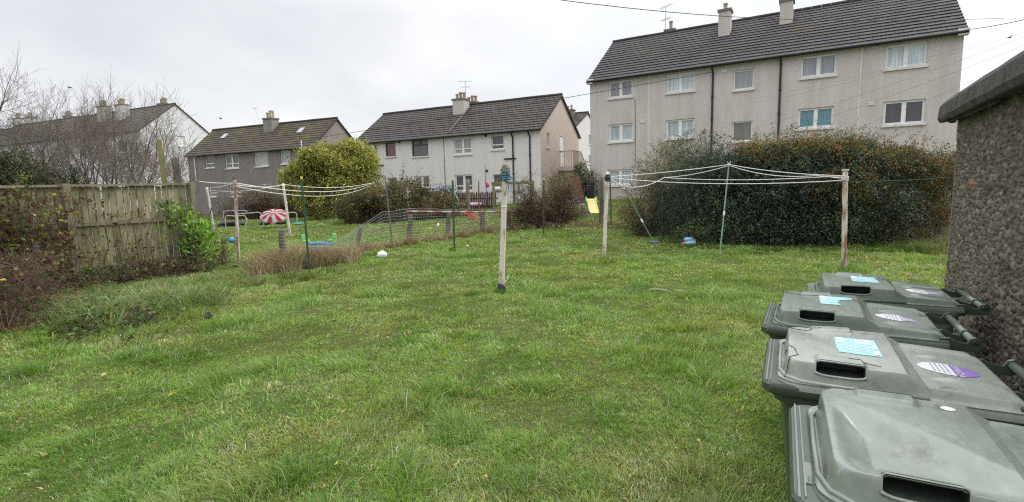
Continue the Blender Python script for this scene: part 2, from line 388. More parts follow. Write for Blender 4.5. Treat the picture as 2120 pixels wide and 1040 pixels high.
def roof(root, L, Wd, e, r, mat_, ox=.12, oh=.28, course=.33, lip=.035):
    """two tiled slopes built course by course, each course lapping the one below"""
    half = Wd/2; run = math.hypot(half, r-e); sx, sz = half/run, (r-e)/run; n = max(3, int(round((run+oh)/course))); step = (run+oh)/n
    V = []; Fc = []; UV = []
    def quad(ps, uv): i = len(V); V.extend(ps); Fc.append((i, i+1, i+2, i+3)); UV.extend(uv)
    for side in (0, 1):
        def P(x, s_, h):
            y = -oh*sx + s_*sx - sz*h*1.0; z = e-oh*sz + s_*sz + sx*h + .05
            return (x, y, z) if side == 0 else (L-x, Wd-y, z)
        for k in range(n):
            s0, s1 = k*step, (k+1)*step; u0, u1 = -ox, L+ox; jit = .006*math.sin(k*12.9)
            quad([P(u0, s0, lip+jit), P(u1, s0, lip+jit), P(u1, s1, 0), P(u0, s1, 0)], [(u0+10, k*.3+.012), (u1+10, k*.3+.012), (u1+10, k*.3+.288), (u0+10, k*.3+.288)])
            quad([P(u0, s0, -.02), P(u1, s0, -.02), P(u1, s0, lip+jit), P(u0, s0, lip+jit)], [(u0+10, k*.3), (u1+10, k*.3), (u1+10, k*.3+.01), (u0+10, k*.3+.01)])
            for x, fl in ((u0, 0), (u1, 1)):
                q = [P(x, s0, -.09), P(x, s0, lip+jit), P(x, s1, 0), P(x, s1, -.09)]
                quad(q if fl == 0 else q[::-1], [(0, 0)]*4)
        quad([P(-ox, 0, -.09), P(-ox, run+oh, -.09), P(L+ox, run+oh, -.09), P(L+ox, 0, -.09)], [(0, 0)]*4)
    me = bpy.data.meshes.new('roof'); me.from_pydata(V, [], Fc); uvl = me.uv_layers.new(name='UVMap')
    uvl.data.foreach_set('uv', np.array(UV, np.float32).ravel()); me.update()
    o = link('roof', me, mat_, root)
    rb = MB(); k = int((L+2*ox)/.45)
    for i in range(k):
        x0 = -ox+i*(L+2*ox)/k; rb.tube([(x0+.005, half, r+.075+.006*math.sin(i*7.)), (x0+(L+2*ox)/k-.005, half, r+.075+.006*math.sin(i*7.))], .105, 8)
    rb.build('ridge_tiles', mat_, o)
    return o
def chimney(root, x, y, zb, zt, sx, sy, mat_, pots, potmat, M_cap=None, poth=.45):
    c = MB(); c.box((x-sx/2, y-sy/2, zb), (x+sx/2, y+sy/2, zt)); o = c.build('chimney', mat_, root)
    k = MB(); k.box((x-sx/2-.06, y-sy/2-.06, zt+.002), (x+sx/2+.06, y+sy/2+.06, zt+.12)); k.build('chimney_cap', M_cap or M_CONC, o)
    n = pots
    for i in range(n):
        px = x+(i-(n-1)/2)*min(.36, sx/max(n, 1)*.95); h = poth*(.85+.3*((i*37) % 10)/10)
        pb = MB(); pb.lathe([(.12, 0), (.125, .04), (.10, .08), (.105, h-.1), (.13, h-.07), (.13, h), (.09, h), (.085, h-.1)], 10, Matrix.Translation((px, y, zt+.122))); pb.build('chimney_pot', potmat if i % 3 else M_POT2, o)
    return o
def aerial(root, x, y, z, h=1.4, ang=.6, bars=8):
    m = MB(); m.tube([(x, y, z), (x, y, z+h)], .018, 5)
    for zz_, ln in ((h-.05, 1.0), (h*.68, .7)):
        d = Vector((math.cos(ang), math.sin(ang), 0)); s = Vector((-d.y, d.x, 0)); c = Vector((x, y, z+zz_)); m.tube([c-d*ln*.5, c+d*ln*.5], .011, 4)
        for k in range(bars):
            p = c+d*ln*(k/(bars-1)-.5); m.tube([p-s*.22, p+s*.22], .007, 4)
    return m.build('aerial', M_ALU, root)
def pipe(root, pts, r=.045, name='downpipe'):
    m = MB(); m.tube(pts, r, 8)
    a = Vector(pts[-1]); b = Vector(pts[-2]); L_ = (b-a).length; n = int(L_/1.3)
    for i in range(1, n+1):
        p = a+(b-a)*(i/(n+1)); m.tube([p-Vector((0,0,.05)), p+Vector((0,0,.05))], r*1.35, 8)
    return m.build(name, M_PIPE, root)
def gutter(root, L, oh, z, ox=.1):
    m = MB(); m.tube([(-ox, -oh-.03, z), (L+ox, -oh-.03, z)], .065, 8); return m.build('gutter', M_PIPE, root)
def shell(fr, name, label, cat, Wd, g, e, r, wmat, rects, gable=(), gable_mat=None, group=None, x0=0.0):
    """root Empty, the holed front, the two gables and the back"""
    root = thing(name, label, cat, fr.A, fr.rz, group); L = fr.L; mb = MB(); I = Matrix.Identity(4)
    holed(mb, 0, L, g, e, rects, I)
    mb.add([(0,0,g),(0,Wd,g),(0,Wd,e),(0,Wd/2,r),(0,0,e)], [(0,1,2,3,4)]) ; mb.add([(L,Wd,g),(0,Wd,g),(0,Wd,e),(L,Wd,e)], [(0,1,2,3)])
    if gable_mat is None: gb = mb
    else: gb = MB()
    GM = Matrix(((0,-1,0,L),(1,0,0,0),(0,0,1,0),(0,0,0,1)))
    holed(gb, 0, Wd, g, e, gable, GM); gb.add([(L,0,e),(L,Wd,e),(L,Wd/2,r)], [(0,1,2)])
    mb.build('wall', wmat, root)
    if gable_mat is not None: gb.build('gable_wall', gable_mat, root)
    fb = MB(); fb.box((-.05, -.03, e-.2), (L+.05, -.002, e-.02)); fb.build('fascia', M_FASCIA, root)
    return root, GM
M_CONC = mat('concrete', (.22, .21, .19), .9, .15, .4, 8, bump=.4)
M_POT2 = mat('pale_pot', (.42, .36, .27), .85, .2, .35, 6)
M_ROOFLATS = roof_mat('dark_concrete_tiles', (.055, .050, .053), (.088, .082, .086), (.12, .115, .05), .45)
M_ROOFHOUSE = roof_mat('brown_pantiles', (.052, .047, .044), (.088, .080, .074), (.10, .09, .05), .35, gap=.035)
M_ROOFMOSS = roof_mat('mossy_tiles', (.055, .045, .035), (.085, .07, .052), (.13, .125, .02), .75)
M_ROOFFAR = roof_mat('old_brown_tiles', (.085, .075, .065), (.11, .10, .085), (.09, .09, .05), .5)
I4 = Matrix.Identity(4)
BL = (.40, .46, .49); GR = (.27, .295, .32); DK = (.045, .045, .05); TE = (.085, .22, .27); LT = (.52, .60, .63); BR = (.17, .155, .135); VI = (.24, .23, .27)

# --- three storey flats
def build_flats():
    k = 1/28.7/2208
    uA, uB = 1222, 1986
    YA, YB = 1/((uA+800)*k), 1/((uB+800)*k)
    A, B = at(uA, 260, YA), at(uB, 200, YB); fr = Frame(A, B); L = fr.L; Wd = 8.8
    e = .5*(fr.hit(1222, 164).z+fr.hit(1800, 92).z); rdg = .5*(fr.hit(1270, 86, 'y', Wd/2).z+fr.hit(1600, 38, 'y', Wd/2).z); g = .3
    wn = [(1260,1310,167,201.5,'2',VI),(1380,1438.5,151,190,'2',LT),(1518.5,1560.6,144.5,185,'1',GR),(1260,1310.5,256.6,293,'2',BL),(1378.5,1437.5,247,286,'2',BL),(1515.4,1557.5,251.7,293,'1',BR),
          (1657.8,1732.7,114,158,'2',GR),(1833,1920,90,139,'2',LT),(1652,1726,223,265,'2',TE),(1828.5,1915,208,257,'2',DK),(1259,1309,351,383.5,'2',BL)]
    rects = [fr.rect(*w[:4]) for w in wn]
    # openings of one column line up above each other
    wall = render_mat('flats_render', (.60, .562, .535), (.40, .34, .29), .26, 22, .62)
    root, GM = shell(fr, 'apartment_block', 'long three storey block of rendered flats with a dark tiled roof', 'flats', Wd, g, e, rdg, wall, rects)
    for w, r in zip(wn, rects): window(root, r, I4, w[4], w[5], fold=.12 if w[5] in (BL, LT) else 0)
    roof(root, L, Wd, e, rdg, M_ROOFLATS, course=.36, lip=.045)
    gutter(root, L, .26, e-.13)
    sl_ = (rdg-e)/(Wd/2)
    cm = render_mat('chimney_render', (.52, .49, .46), (.35, .3, .26), .25, 24, .5)
    for ub, vb, vt, wpx, pots in ((1499, 76, 24, .62, 1), (1627, 52, 4, .62, 1)):
        p = fr.roofhit(ub, vb, e, sl_); zt = fr.hit(ub, vt, 'y', p.y).z
        chimney(root, p.x, p.y+.3, p.z-.6, zt, .62, .75, cm, pots, M_CREAMPOT)
    for ub, vt in ((1389, 66), (1785, 4)):
        p = fr.hit(ub, vt, 'y', Wd/2+1.2); chimney(root, p.x, p.y, rdg-1.5, p.z-.03, .6, .75, cm, 1, M_POT, poth=.65)
    p = fr.hit(1378, 66, 'y', Wd/2+.9); aerial(root, p.x, p.y, rdg-.6, 2.6, 2.6)
    for u in (1474, 1613):
        x = fr.hit(u, 200).x; pipe(root, [(x, -.28, e-.16), (x+.02, -.2, e-.34), (x+.03, -.055, e-.52), (x+.03, -.055, g+.1)], .05)
    for u in (1343, 1779):
        x = fr.hit(u, 200).x; m = MB(); m.box((x-.022, -.008, g), (x+.022, -.001, e-.21)); m.build('joint_strip', M_FASCIA, root)
    xa, xb = fr.hit(1474, 200).x, fr.hit(1613, 200).x
    for u, v in ((1331, 252), (1326, 158), (1803, 215), (1811, 96), (1499, 147), (1333, 348)):
        p = fr.hit(u, v); m = MB(); m.box((p.x-.13, -.03, p.z-.08), (p.x+.13, -.002, p.z+.08))
        for q in range(3): m.box((p.x-.11, -.036, p.z-.06+q*.045), (p.x+.11, -.03, p.z-.04+q*.045))
        m.build('vent', M_SILL, root)
    p = fr.hit(1315, 300); m = MB(); z0, z1 = fr.hit(1316, 345).z, fr.hit(1316, 205).z; m.tube([(p.x, -.015, z0), (p.x+.02, -.012, (z0+z1)/2), (p.x-.02, -.015, z1)], .012, 5)
    m.build('cable', M_WIRE, root)
    for q in ((L-.25, L+.12), (-.12, .25)): m = MB(); m.box((q[0], -.3, e-.25), (q[1], -.0, e+.02)); m.build('eaves_box', M_FASCIA, root)
    return fr
FLATS = build_flats()

# --- two storey house in the middle
def build_house():
    kk = 1/35.8/(958+1050); uA, uB = 738, 1120
    YA, YB = 1/((uA+1050)*kk), 1/((uB+1050)*kk)
    fr = Frame(at(uA, 350, YA), at(uB, 350, YB)); L = fr.L; Wd = 7.2
    e = .5*(fr.hit(760, 293).z+fr.hit(1100, 266).z); rdg = fr.hit(1163, 198, 'y', Wd/2).z; g = -.2
    RD = (.16, .055, .05)
    wn = [(798,819,295.4,324,'1',RD,'b'),(852.7,886.7,290.3,323.5,'B',(.10,.10,.10),'b'),(939,976.7,285,319.5,'T',(.33,.34,.35),'w'),(1017,1043,279.6,309.5,'H',(.08,.08,.085),'w'),
          (803.6,821.5,368,396,'1',DK,'w'),(858,889.6,364.8,389,'2',(.15,.135,.11),'w'),(942,978.7,362,396,'T',(.13,.13,.14),'w'),(1020,1045,361,390,'H',(.10,.075,.075),'w')]
    rects = [fr.rect(*w[:4]) for w in wn]
    gw = [(1132,1137,275,305,'1',GR)]; gr = [fr.rect(*w[:4], 'x', L) for w in gw]
    door = fr.rect(1159, 1166, 283, 345, 'x', L); door2 = fr.rect(1163, 1169, 357, 400, 'x', L)
    door = (door[0], max(door[1], door[0]+.85), door[2], door[3])
    wm = render_mat('house_render', (.71, .695, .675), (.46, .42, .37), .2, 20, .35); gm = render_mat('peach_render', (.60, .52, .455), (.48, .40, .33), .15, 20, .3)
    root, GM = shell(fr, 'semi_detached_house', 'pale two storey house with a peach gable and an outside stair', 'house', Wd, g, e, rdg, wm, rects, gr+[door], gm)
    bf = mat('brown_frame', (.07, .035, .03), .5, .4)
    for w, r in zip(wn, rects): window(root, r, I4, w[4], w[5], bf if w[6] == 'b' else None, label='dark brown window frame' if w[6] == 'b' else None)
    for w, r in zip(gw, gr): window(root, r, GM, w[4], w[5])
    d = MB(); d.box((door[0]+.01, .03, door[2]+.01), (door[1]-.01, .085, door[3]-.01), GM)
    for zz0, zz1 in ((.12, .9), (1.0, 1.8)): d.box((door[0]+.15, .018, door[2]+zz0), (door[1]-.15, .03, door[2]+zz1), GM)
    dd = d.build('door', M_PVC, root); h = MB(); h.box((door[0]+.08, -.02, door[2]+.95), (door[0]+.12, .03, door[2]+1.1), GM); h.build('handle', M_ALU, dd)
    roof(root, L, Wd, e, rdg, M_ROOFHOUSE, course=.33); gutter(root, L, .26, e-.13)
    sl_ = (rdg-e)/(Wd/2); cm = render_mat('house_chimney_render', (.55, .52, .48), (.38, .33, .29), .25, 24, .5)
    p = fr.roofhit(946, 240, e, sl_); zt = fr.hit(948, 207, 'y', p.y).z; c = chimney(root, p.x+.1, p.y+.45, p.z-.5, zt, .95, .8, cm, 3, M_POT)
    ap = (p.x+.5, p.y+.5); aerial(root, ap[0], ap[1], zt, 1.4, .5)
    p2 = fr.hit(978, 212, 'y', Wd/2+1.3); chimney(root, p2.x, p2.y, rdg-1.4, p2.z-.1, .95, .7, cm, 3, M_POT)
    for u, top in ((752, 298), (780, 295), (1063, 271), (1098, 268)):
        x = fr.hit(u, 330).x; pipe(root, [(x-.1, -.27, e-.16), (x-.02, -.2, e-.3), (x, -.055, e-.5), (x, -.055, .3)], .05)
    for u, v in ((783, 343), (1053, 329)):
        p = fr.hit(u, v); m = MB(); m.tube([(p.x-.3, -.05, p.z), (p.x+.55, -.05, p.z)], .045, 6); m.build('waste_pipe', M_PIPE, root)
    for u, ma in ((853, M_FASCIA), (978, M_FASCIA), (920, M_CONC)):
        x = fr.hit(u, 330).x; m = MB(); m.box((x-.03, -.012, g), (x+.03, -.001, e-.21)); m.build('joint_strip', ma, root)
    for u, v in ((832, 370), (1008, 354), (1006, 281), (827, 294)):
        p = fr.hit(u, v); m = MB(); m.lathe([(.09, 0), (.09, .05), (.05, .07), (.05, .02)], 10, Matrix.Translation(p) @ Matrix.Rotation(math.pi/2, 4, 'X')); m.build('flue', M_PIPE, root)
    # valley of lead between the two halves of the roof
    q0, q1 = fr.roofhit(973, 225, e, sl_), fr.roofhit(930, 277, e, sl_)
    m = MB(); m.tube([q0+Vector((0, -.03, .12)), q1+Vector((0, -.03, .12))], .05, 6); m.build('roof_joint', M_CONC, root)
    # outside stair: landing on brackets, railing, flight going down behind
    ly = fr.hit(1150, 345, 'x', L+.6).y; lz = door[2]; y0 = door[0]-.35; y1 = door[1]+.35
    st = MB(); st.box((L+.004, y0, lz-.32), (L+1.15, y1, lz-.02))
    ns = 12
    for i in range(ns):
        z1_ = lz-.02-(i+1)*(lz-.5)/ns; st.box((L+.1, y1+i*.25, z1_-.4), (L+1.1, y1+(i+1)*.25-.003, z1_))
    st.box((L+.003, y0+.3, 0), (L+.95, y1-.1, lz-.33)); so_ = st.build('outside_stair', gm, root)
    rl = MB(); zr = lz+1.0
    pts = [(L+.06, y0+.05), (L+1.1, y0+.05), (L+1.1, y1)]
    rl.tube([(a, b, zr) for a, b in pts]+[(L+1.1, y1+2.6, zr-2.0)], .022, 6)
    for (a, b), (c_, d_) in zip(pts[:-1], pts[1:]):
        n = int(math.hypot(c_-a, d_-b)/.12)
        for i in range(n+1):
            x = a+(c_-a)*i/n; y = b+(d_-b)*i/n; rl.tube([(x, y, lz-.02), (x, y, zr)], .012, 4)
    for i in range(1, 20):
        y = y1+i*.13; z = zr-i*.1; rl.tube([(L+1.1, y, z-1.0), (L+1.1, y, z)], .012, 4)
    rl.build('railing', mat('iron_railing', (.12, .075, .065), .7, .3), so_)
    d2 = MB(); a = fr.rect(1029, 1040, 398, 419); d2.box((a[0], -.06, a[2]), (a[1], -.004, a[3])); d2.box((a[0]+.08, -.072, a[2]+.1), (a[1]-.08, -.06, a[3]-.12)); d2.build('door', M_PVC, root)
    p = fr.hit(1032, 391); pl = MB(); pl.tube([(p.x-.28, -.2, p.z), (p.x+.28, -.2, p.z)], .14, 12); pl.build('window_box', M_PVC, root)
    return fr
HOUSE = build_house()

# --- grey house with a mossy roof
def build_grey():
    kk = 1/44.5/1940; YA, YB = 1/((390+1400)*kk), 1/((651+1400)*kk)
    fr = Frame(at(390, 350, YA), at(651, 350, YB)); L = fr.L; Wd = 5.8
    e = .5*(fr.hit(395, 318).z+fr.hit(645, 306).z); rdg = .5*(fr.hit(707, 246, 'y', Wd/2).z+fr.hit(450, 270, 'y', Wd/2).z); g = -.3
    S1 = (.33, .36, .37); D1 = (.10, .105, .10)
    wn = [(425,443,321.5,347.5,'H',D1),(466,494,319,348.5,'T',D1),(526.5,555,315,344.5,'1',(.36,.40,.37)),(581,601,311.5,339,'1',S1),(434,451,385,407,'H',D1),(475,500,384,407,'T',D1),(533,562,380,407,'T',(.13,.12,.11))]
    rects = [fr.rect(*w[:4]) for w in wn]
    wm = render_mat('grey_roughcast', (.245, .225, .215), (.15, .135, .125), .3, 18, .6)
    root, GM = shell(fr, 'roughcast_house', 'grey roughcast two storey house with a mossy brown roof', 'house', Wd, g, e, rdg, wm, rects, (), render_mat('grey_gable', (.30, .26, .23), (.2, .17, .15), .25, 16, .5))
    for w, r in zip(wn, rects): window(root, r, I4, w[4], w[5])
    roof(root, L, Wd, e, rdg, M_ROOFMOSS, course=.34); gutter(root, L, .24, e-.13)
    sl_ = (rdg-e)/(Wd/2); cm = render_mat('grey_chimney', (.28, .265, .25), (.18, .16, .14), .25, 20, .5)
    p = fr.roofhit(549, 276, e, sl_); zt = fr.hit(552, 248.5, 'y', p.y+.3).z; chimney(root, p.x+.35, p.y+.4, p.z-.5, zt, 1.05, .8, cm, 3, M_CREAMPOT, poth=.6)
    for u, v0, v1, a in ((538, 256, 224, .3), (561, 248, 229, .2)):
        q = fr.hit(u, v0, 'y', p.y+.5); m = MB(); t = fr.hit(u-(10 if u < 540 else 0), v1, 'y', p.y+.5); m.tube([q, t], .016, 4); m.tube([t-Vector((.28,0,.06)), t+Vector((.28,0,.04))], .012, 4)
        for w_ in range(4): c = t+Vector((-.25+w_*.16, 0, 0)); m.tube([c-Vector((0,.15,0)), c+Vector((0,.15,0))], .008, 4)
        m.build('aerial', M_ALU, root)
    for u, v in ((466, 284), (624, 272)):
        q = fr.roofhit(u, v, e, sl_); m = MB(); s_ = Vector((0, 1, sl_)).normalized(); n_ = Vector((0, -sl_, 1)).normalized()
        c = [q+Vector((sx*.26, 0, 0))+s_*sy*.34+n_*h for h in (.0, .14) for sx, sy in ((-1,-1),(1,-1),(1,1),(-1,1))]
        m.add(c, [(4,5,6,7),(0,1,5,4),(1,2,6,5),(2,3,7,6),(3,0,4,7)]); m.build('skylight', mat('skylight_glass', (.30, .31, .32), .15, .6), root)
    for u, v0, v1 in ((408, 322, 375), (631, 292, 312), (393, 335, 365)):
        x = fr.hit(u, v1).x; z0 = fr.hit(u, v0).z; z1 = fr.hit(u+6, v1).z; m = MB(); m.tube([(x, -.3 if u == 631 else -.06, z0), (x, -.3 if u == 631 else -.06, max(z1, .2))], .05, 6); m.build('downpipe', M_PVC, root)
    return fr
GREY = build_grey()

# --- white three storey terrace behind the bare trees and the block beyond it
def build_white():
    d = 58.0; wdir = (.41, .912); Wd = 8.5
    B = at(292, 300, d); A = B+Vector((-.912, .41, 0))*36; fr = Frame((A.x, A.y), (B.x, B.y)); L = fr.L
    e = .5*(fr.hit(292, 273).z + fr.hit(438, 277, 'y', Wd).z); rdg = fr.hit(370, 215, 'y', Wd/2).z; g = 0
    wm = render_mat('white_render', (.72, .73, .74), (.60, .60, .60), .08, 16, .3)
    wn = []
    for x in np.arange(L-3.4, 4, -3.6):
        for lv, zz0 in enumerate((1.6, 4.2, 6.8)): wn.append((x-.8, x+.8, zz0, zz0+1.25))
    gw = fr.rect(367, 384, 282, 304, 'x', L)
    root, GM = shell(fr, 'white_terrace', 'white rendered three storey terrace with a tall plain gable behind bare trees', 'flats', Wd, g, e, rdg, wm, wn, [gw])
    for i, r in enumerate(wn): window(root, r, I4, '2', (.20, .22, .25) if i % 3 else (.10, .11, .13))
    window(root, gw, GM, '1', (.8, .82, .82))
    roof(root, L, Wd, e, rdg, M_ROOFFAR, course=.4); gutter(root, L, .26, e-.13)
    cm = render_mat('white_chimney', (.60, .58, .56), (.42, .38, .33), .12, 16, .5); sl_ = (rdg-e)/(Wd/2)
    for u, vt, y, n in ((214, 222, Wd/2-1.5, 4), (252, 219, Wd/2-1.6, 4), (339, 217, Wd/2+1.3, 4), (143, 243, Wd/2+1.3, 4)):
        p = fr.hit(u, vt, 'y', y); chimney(root, p.x, p.y, rdg-2.2, p.z, 1.5 if y < Wd/2 else 1.3, .8, cm, n, M_CREAMPOT, poth=.7)
    B2 = at(64, 300, 82); A2 = B2+Vector((-.912, .41, 0))*30; f2 = Frame((A2.x, A2.y), (B2.x, B2.y))
    e2 = f2.hit(40, 305).z; r2 = f2.hit(60, 262, 'y', Wd/2).z
    rt, GM2 = shell(f2, 'white_terrace', 'farther white terrace at the left edge with two broad chimneys', 'flats', Wd, 0, e2, r2, wm, [])
    roof(rt, f2.L, Wd, e2, r2, M_ROOFFAR, course=.45)
    for u, vt in ((38, 247), (63, 245)):
        p = f2.hit(u, vt, 'y', Wd/2-1.2); chimney(rt, p.x, p.y, r2-2.2, p.z, 1.9, .9, cm, 4, M_CREAMPOT, poth=.8)
build_white()

# --- white house between the middle house and the flats; cream house glimpsed beside the shed
def build_far():
    B = at(1191, 300, 52); A = B+Vector((-.895, .446, 0))*14; fr = Frame((A.x, A.y), (B.x, B.y)); Wd = 8
    e = fr.hit(1191, 262).z; rdg = fr.hit(1217, 234, 'y', Wd/2).z
    gw = [fr.rect(u, u+7, v0, v1, 'x', fr.L) for u, v0, v1 in ((1219, 280, 300), (1219, 322, 340))]
    root, GM = shell(fr, 'white_house', 'white gabled house glimpsed between the pale house and the flats', 'house', Wd, .2, e, rdg, render_mat('far_white_render', (.68, .67, .66), (.56, .54, .52), .1, 14, .3), [], gw)
    for r in gw: window(root, r, GM, '1', (.12, .14, .16))
    roof(root, fr.L, Wd, e, rdg, M_ROOFHOUSE, course=.38)
    p = fr.hit(1180, 236, 'y', Wd/2-.6); chimney(root, p.x, p.y, rdg-1.5, p.z+.3, .9, .8, M_CONC, 2, M_POT)
    A = at(1966, 300, 38); B = A+Vector((.895, -.446, 0))*9; fr = Frame((A.x, A.y), (B.x, B.y)); e = fr.hit(1970, 267).z
    r = fr.rect(1962, 1970.5, 277, 298)
    r = (.15, .95, r[2], r[3])
    root, GM = shell(fr, 'cream_house', 'cream house partly hidden between the flats and the roughcast shed', 'house', 7, .2, e, e+2.6, render_mat('cream_render', (.70, .66, .48), (.6, .54, .4), .1, 14, .3), [r])
    window(root, r, I4, '1', GR); roof(root, fr.L, 7, e, e+2.6, M_ROOFHOUSE, course=.36)
build_far()
# ------------------------------------------------------------------ shed of roughcast on the right
WAZ = math.radians(31.0)
W_A = np.array([3.26, 3.77])                                     # far corner of the shed, seen as its left edge
WD = np.array([math.sin(WAZ), math.cos(WAZ)]); WN = np.array([math.cos(WAZ), -math.sin(WAZ)])   # along the wall away from us; into the shed
def build_shed():
    root = thing('garden_shed', 'low shed of brown grey roughcast with a thick felted flat roof beside the bins', 'shed', (W_A[0], W_A[1], 0), -WAZ)
    # local frame: +y along the wall away from the camera, +x into the shed
    ztop = at(1978, 240, W_A[1]).z
    Lw = 3.4; res = .0058; ny = int(Lw/res); nz_ = int((ztop+.05)/res)
    yy = -np.arange(ny+1)*res; zz_ = np.arange(nz_+1)*res-.02
    Yg, Zg = np.meshgrid(yy, zz_)
    h = np.zeros_like(Yg); pid = np.zeros_like(Yg)
    for cell, amp, sd_ in ((.026, .016, 1), (.013, .009, 5)):
        i0 = np.floor(Yg/cell).astype(np.int64); j0 = np.floor(Zg/cell).astype(np.int64); best = np.zeros_like(h)
        for di in (-1, 0, 1):
            for dj in (-1, 0, 1):
                i, j = i0+di, j0+dj
                cx = (i+.15+.7*_hash(i, j, sd_))*cell; cy = (j+.15+.7*_hash(i, j, sd_+1))*cell; rr = cell*(.35+.5*_hash(i, j, sd_+2))
                q = 1-((Yg-cx)**2+(Zg-cy)**2)/rr**2; q = np.sqrt(np.maximum(q, 0))*(_hash(i, j, sd_+3) > .25)*(.4+.6*_hash(i, j, sd_+4))
                if sd_ == 1: pid = np.where(q > best, _hash(i, j, 77), pid)
                best = np.maximum(best, q)
        h += amp*best
    h += .02*(fbm(Yg*2.2, Zg*2.2, 31)-.5)
    V = np.stack([-h, Yg, Zg], -1).reshape(-1, 3)
    a = (np.arange(nz_)[:, None]*(ny+1)+np.arange(ny)[None, :]).ravel(); T = np.stack([a, a+ny+1, a+ny+2, a+1], 1)
    # rock face colour: pebbles of several kinds in a grey brown mortar, paler where the dash has come off
    base = np.array([.110, .097, .076]); peb = np.array([[.155,.137,.108],[.105,.092,.073],[.205,.186,.155],[.13,.116,.092],[.085,.074,.06]])
    k = (pid*4.999).astype(int); w_ = np.clip(h/.012, 0, 1)[..., None]
    col = base*(1-w_)+peb[k]*w_
    st = fbm(Yg*1.1, Zg*.45, 41)[..., None]; col = col*(.72+.55*st)
    bare = (sstep(.0, -.2, ((Yg+.52)/.10)**2+((Zg-1.66)/.035)**2-.9))[..., None]; col = col*(1-bare)+np.array([.26, .165, .115])*bare
    lime = sstep(.74, .84, fbm(Yg*5+3, Zg*3.2, 51))[..., None]*.5; col = col*(1-lime)+np.array([.34,.31,.26])*lime
    M = bpy.data.materials.new('roughcast'); M.use_nodes = True; t = M.node_tree; b = t.nodes['Principled BSDF']
    vc = N(t, 'ShaderNodeVertexColor', layer_name='Col'); t.links.new(vc.outputs[0], b.inputs['Base Color']); b.inputs['Roughness'].default_value = .9; b.inputs['Specular IOR Level'].default_value = .2
    fast_mesh('wall', V, T, M, root, col.reshape(-1, 3), smooth=True)
    sides = MB(); sides.box((.0, -Lw, -.02), (2.6, -.004, ztop-.03)); sides.box((-.012, -.006, -.02), (2.6, .012, ztop-.03))
    sides.build('side_walls', render_mat('roughcast_plain', (.26, .235, .20), (.15, .13, .10), .5, 30, .5), root)
    # roof: thick edge roll of mineral felt in lengths, overhanging the wall, on a slab
    rf = mat('mineral_felt', (.135, .13, .125), .85, .25, 0, 9, (.06, .058, .052), .9, 120)
    def sect(grow):
        return [(-.02, 0-grow), (-.10, -.012-grow), (-.115-grow, .02), (-.108-grow, .105), (-.085, .140+grow), (-.03, .155+grow), (.12, .160+grow), (.12, 0)]
    rb = MB()
    def prism(sec, y0, y1, M_=None, wav=0.):
        n = 18; vs = []
        for i in range(n+1):
            y = y0+(y1-y0)*i/n; dz = wav*(mnoise.noise(Vector((y*2.3, 0, 7)))); dx = wav*.5*mnoise.noise(Vector((y*3.1, 5, 7)))
            vs += [(x+dx, y, ztop-.02+z+dz) for x, z in sec]
        k = len(sec); fs = [(i*k+j, (i+1)*k+j, (i+1)*k+(j+1) % k, i*k+(j+1) % k) for i in range(n) for j in range(k)]
        fs += [tuple(range(k)), tuple(n*k+j for j in reversed(range(k)))]
        rb.add(vs, fs)
    prism(sect(0), .13, -.235, wav=.010); prism(sect(.006), -.24, -2.2, wav=.010); prism(sect(0), -2.205, -Lw-.1, wav=.010)
    rb.box((.11, -Lw-.1, ztop+.0), (2.75, .12, ztop+.135))
    o = rb.build('roof', rf, root)
    bv = o.modifiers.new('b', 'BEVEL'); bv.width = .010; bv.segments = 2; bv.limit_method = 'ANGLE'; bv.angle_limit = .6
    dr = MB(); dr.tube([(-.02, .09, ztop-.03), (-.06, -.02, ztop-.035), (-.05, -.2, ztop-.03), (-.06, -.6, ztop-.04), (-.05, -1.2, ztop-.035)], [.012, .016, .011, .015, .01], 6)
    dr.build('felt_drip', rf, o)
build_shed()

# ------------------------------------------------------------------ wheelie bins
BINMAT = {}
def bin_mat(name, base, fade, amt, wear):
    M = bpy.data.materials.new(name); M.use_nodes = True; t = M.node_tree; b = t.nodes['Principled BSDF']
    tcn = t.nodes.new('ShaderNodeTexCoord')
    a = N(t, 'ShaderNodeTexNoise', Scale=3.2, Detail=7.0, Roughness=.66, Distortion=.8); t.links.new(tcn.outputs['Object'], a.inputs['Vector'])
    c1 = ramp(t, a.outputs['Fac'], [(.5-.25*amt, base), (.5+.28, fade)])
    mp = t.nodes.new('ShaderNodeMapping'); mp.inputs['Scale'].default_value = (5, 1.6, 3); mp.inputs['Rotation'].default_value = (0, 0, .7); t.links.new(tcn.outputs['Object'], mp.inputs[0])
    s = N(t, 'ShaderNodeTexNoise', Scale=6.0, Detail=5.0, Roughness=.75); t.links.new(mp.outputs[0], s.inputs['Vector'])
    c2 = mixc(t, math_n(t, 'MULTIPLY', ramp(t, s.outputs['Fac'], [(.5, (0,0,0)), (.8, (1,1,1))]), wear*3), c1, tuple(min(1, x*1.45) for x in fade))
    d = N(t, 'ShaderNodeTexNoise', Scale=11.0, Detail=6.0, Roughness=.7); t.links.new(tcn.outputs['Object'], d.inputs['Vector'])
    c3 = mixc(t, ramp(t, d.outputs['Fac'], [(.58, (0,0,0)), (.74, (.6,.6,.6))]), c2, (.075, .078, .05))
    t.links.new(c3, b.inputs['Base Color'])
    t.links.new(ramp(t, s.outputs['Fac'], [(.3, (.16,)*3), (.75, (.34,)*3)]), b.inputs['Roughness'])
    b.inputs['Specular IOR Level'].default_value = .55
    bp = N(t, 'ShaderNodeBump', Strength=.06, Distance=.004); t.links.new(s.outputs['Fac'], bp.inputs['Height']); t.links.new(bp.outputs[0], b.inputs['Normal'])
    return M
M_BIN = bin_mat('grey_green_plastic', (.115, .150, .117), (.19, .225, .188), .8, .08)
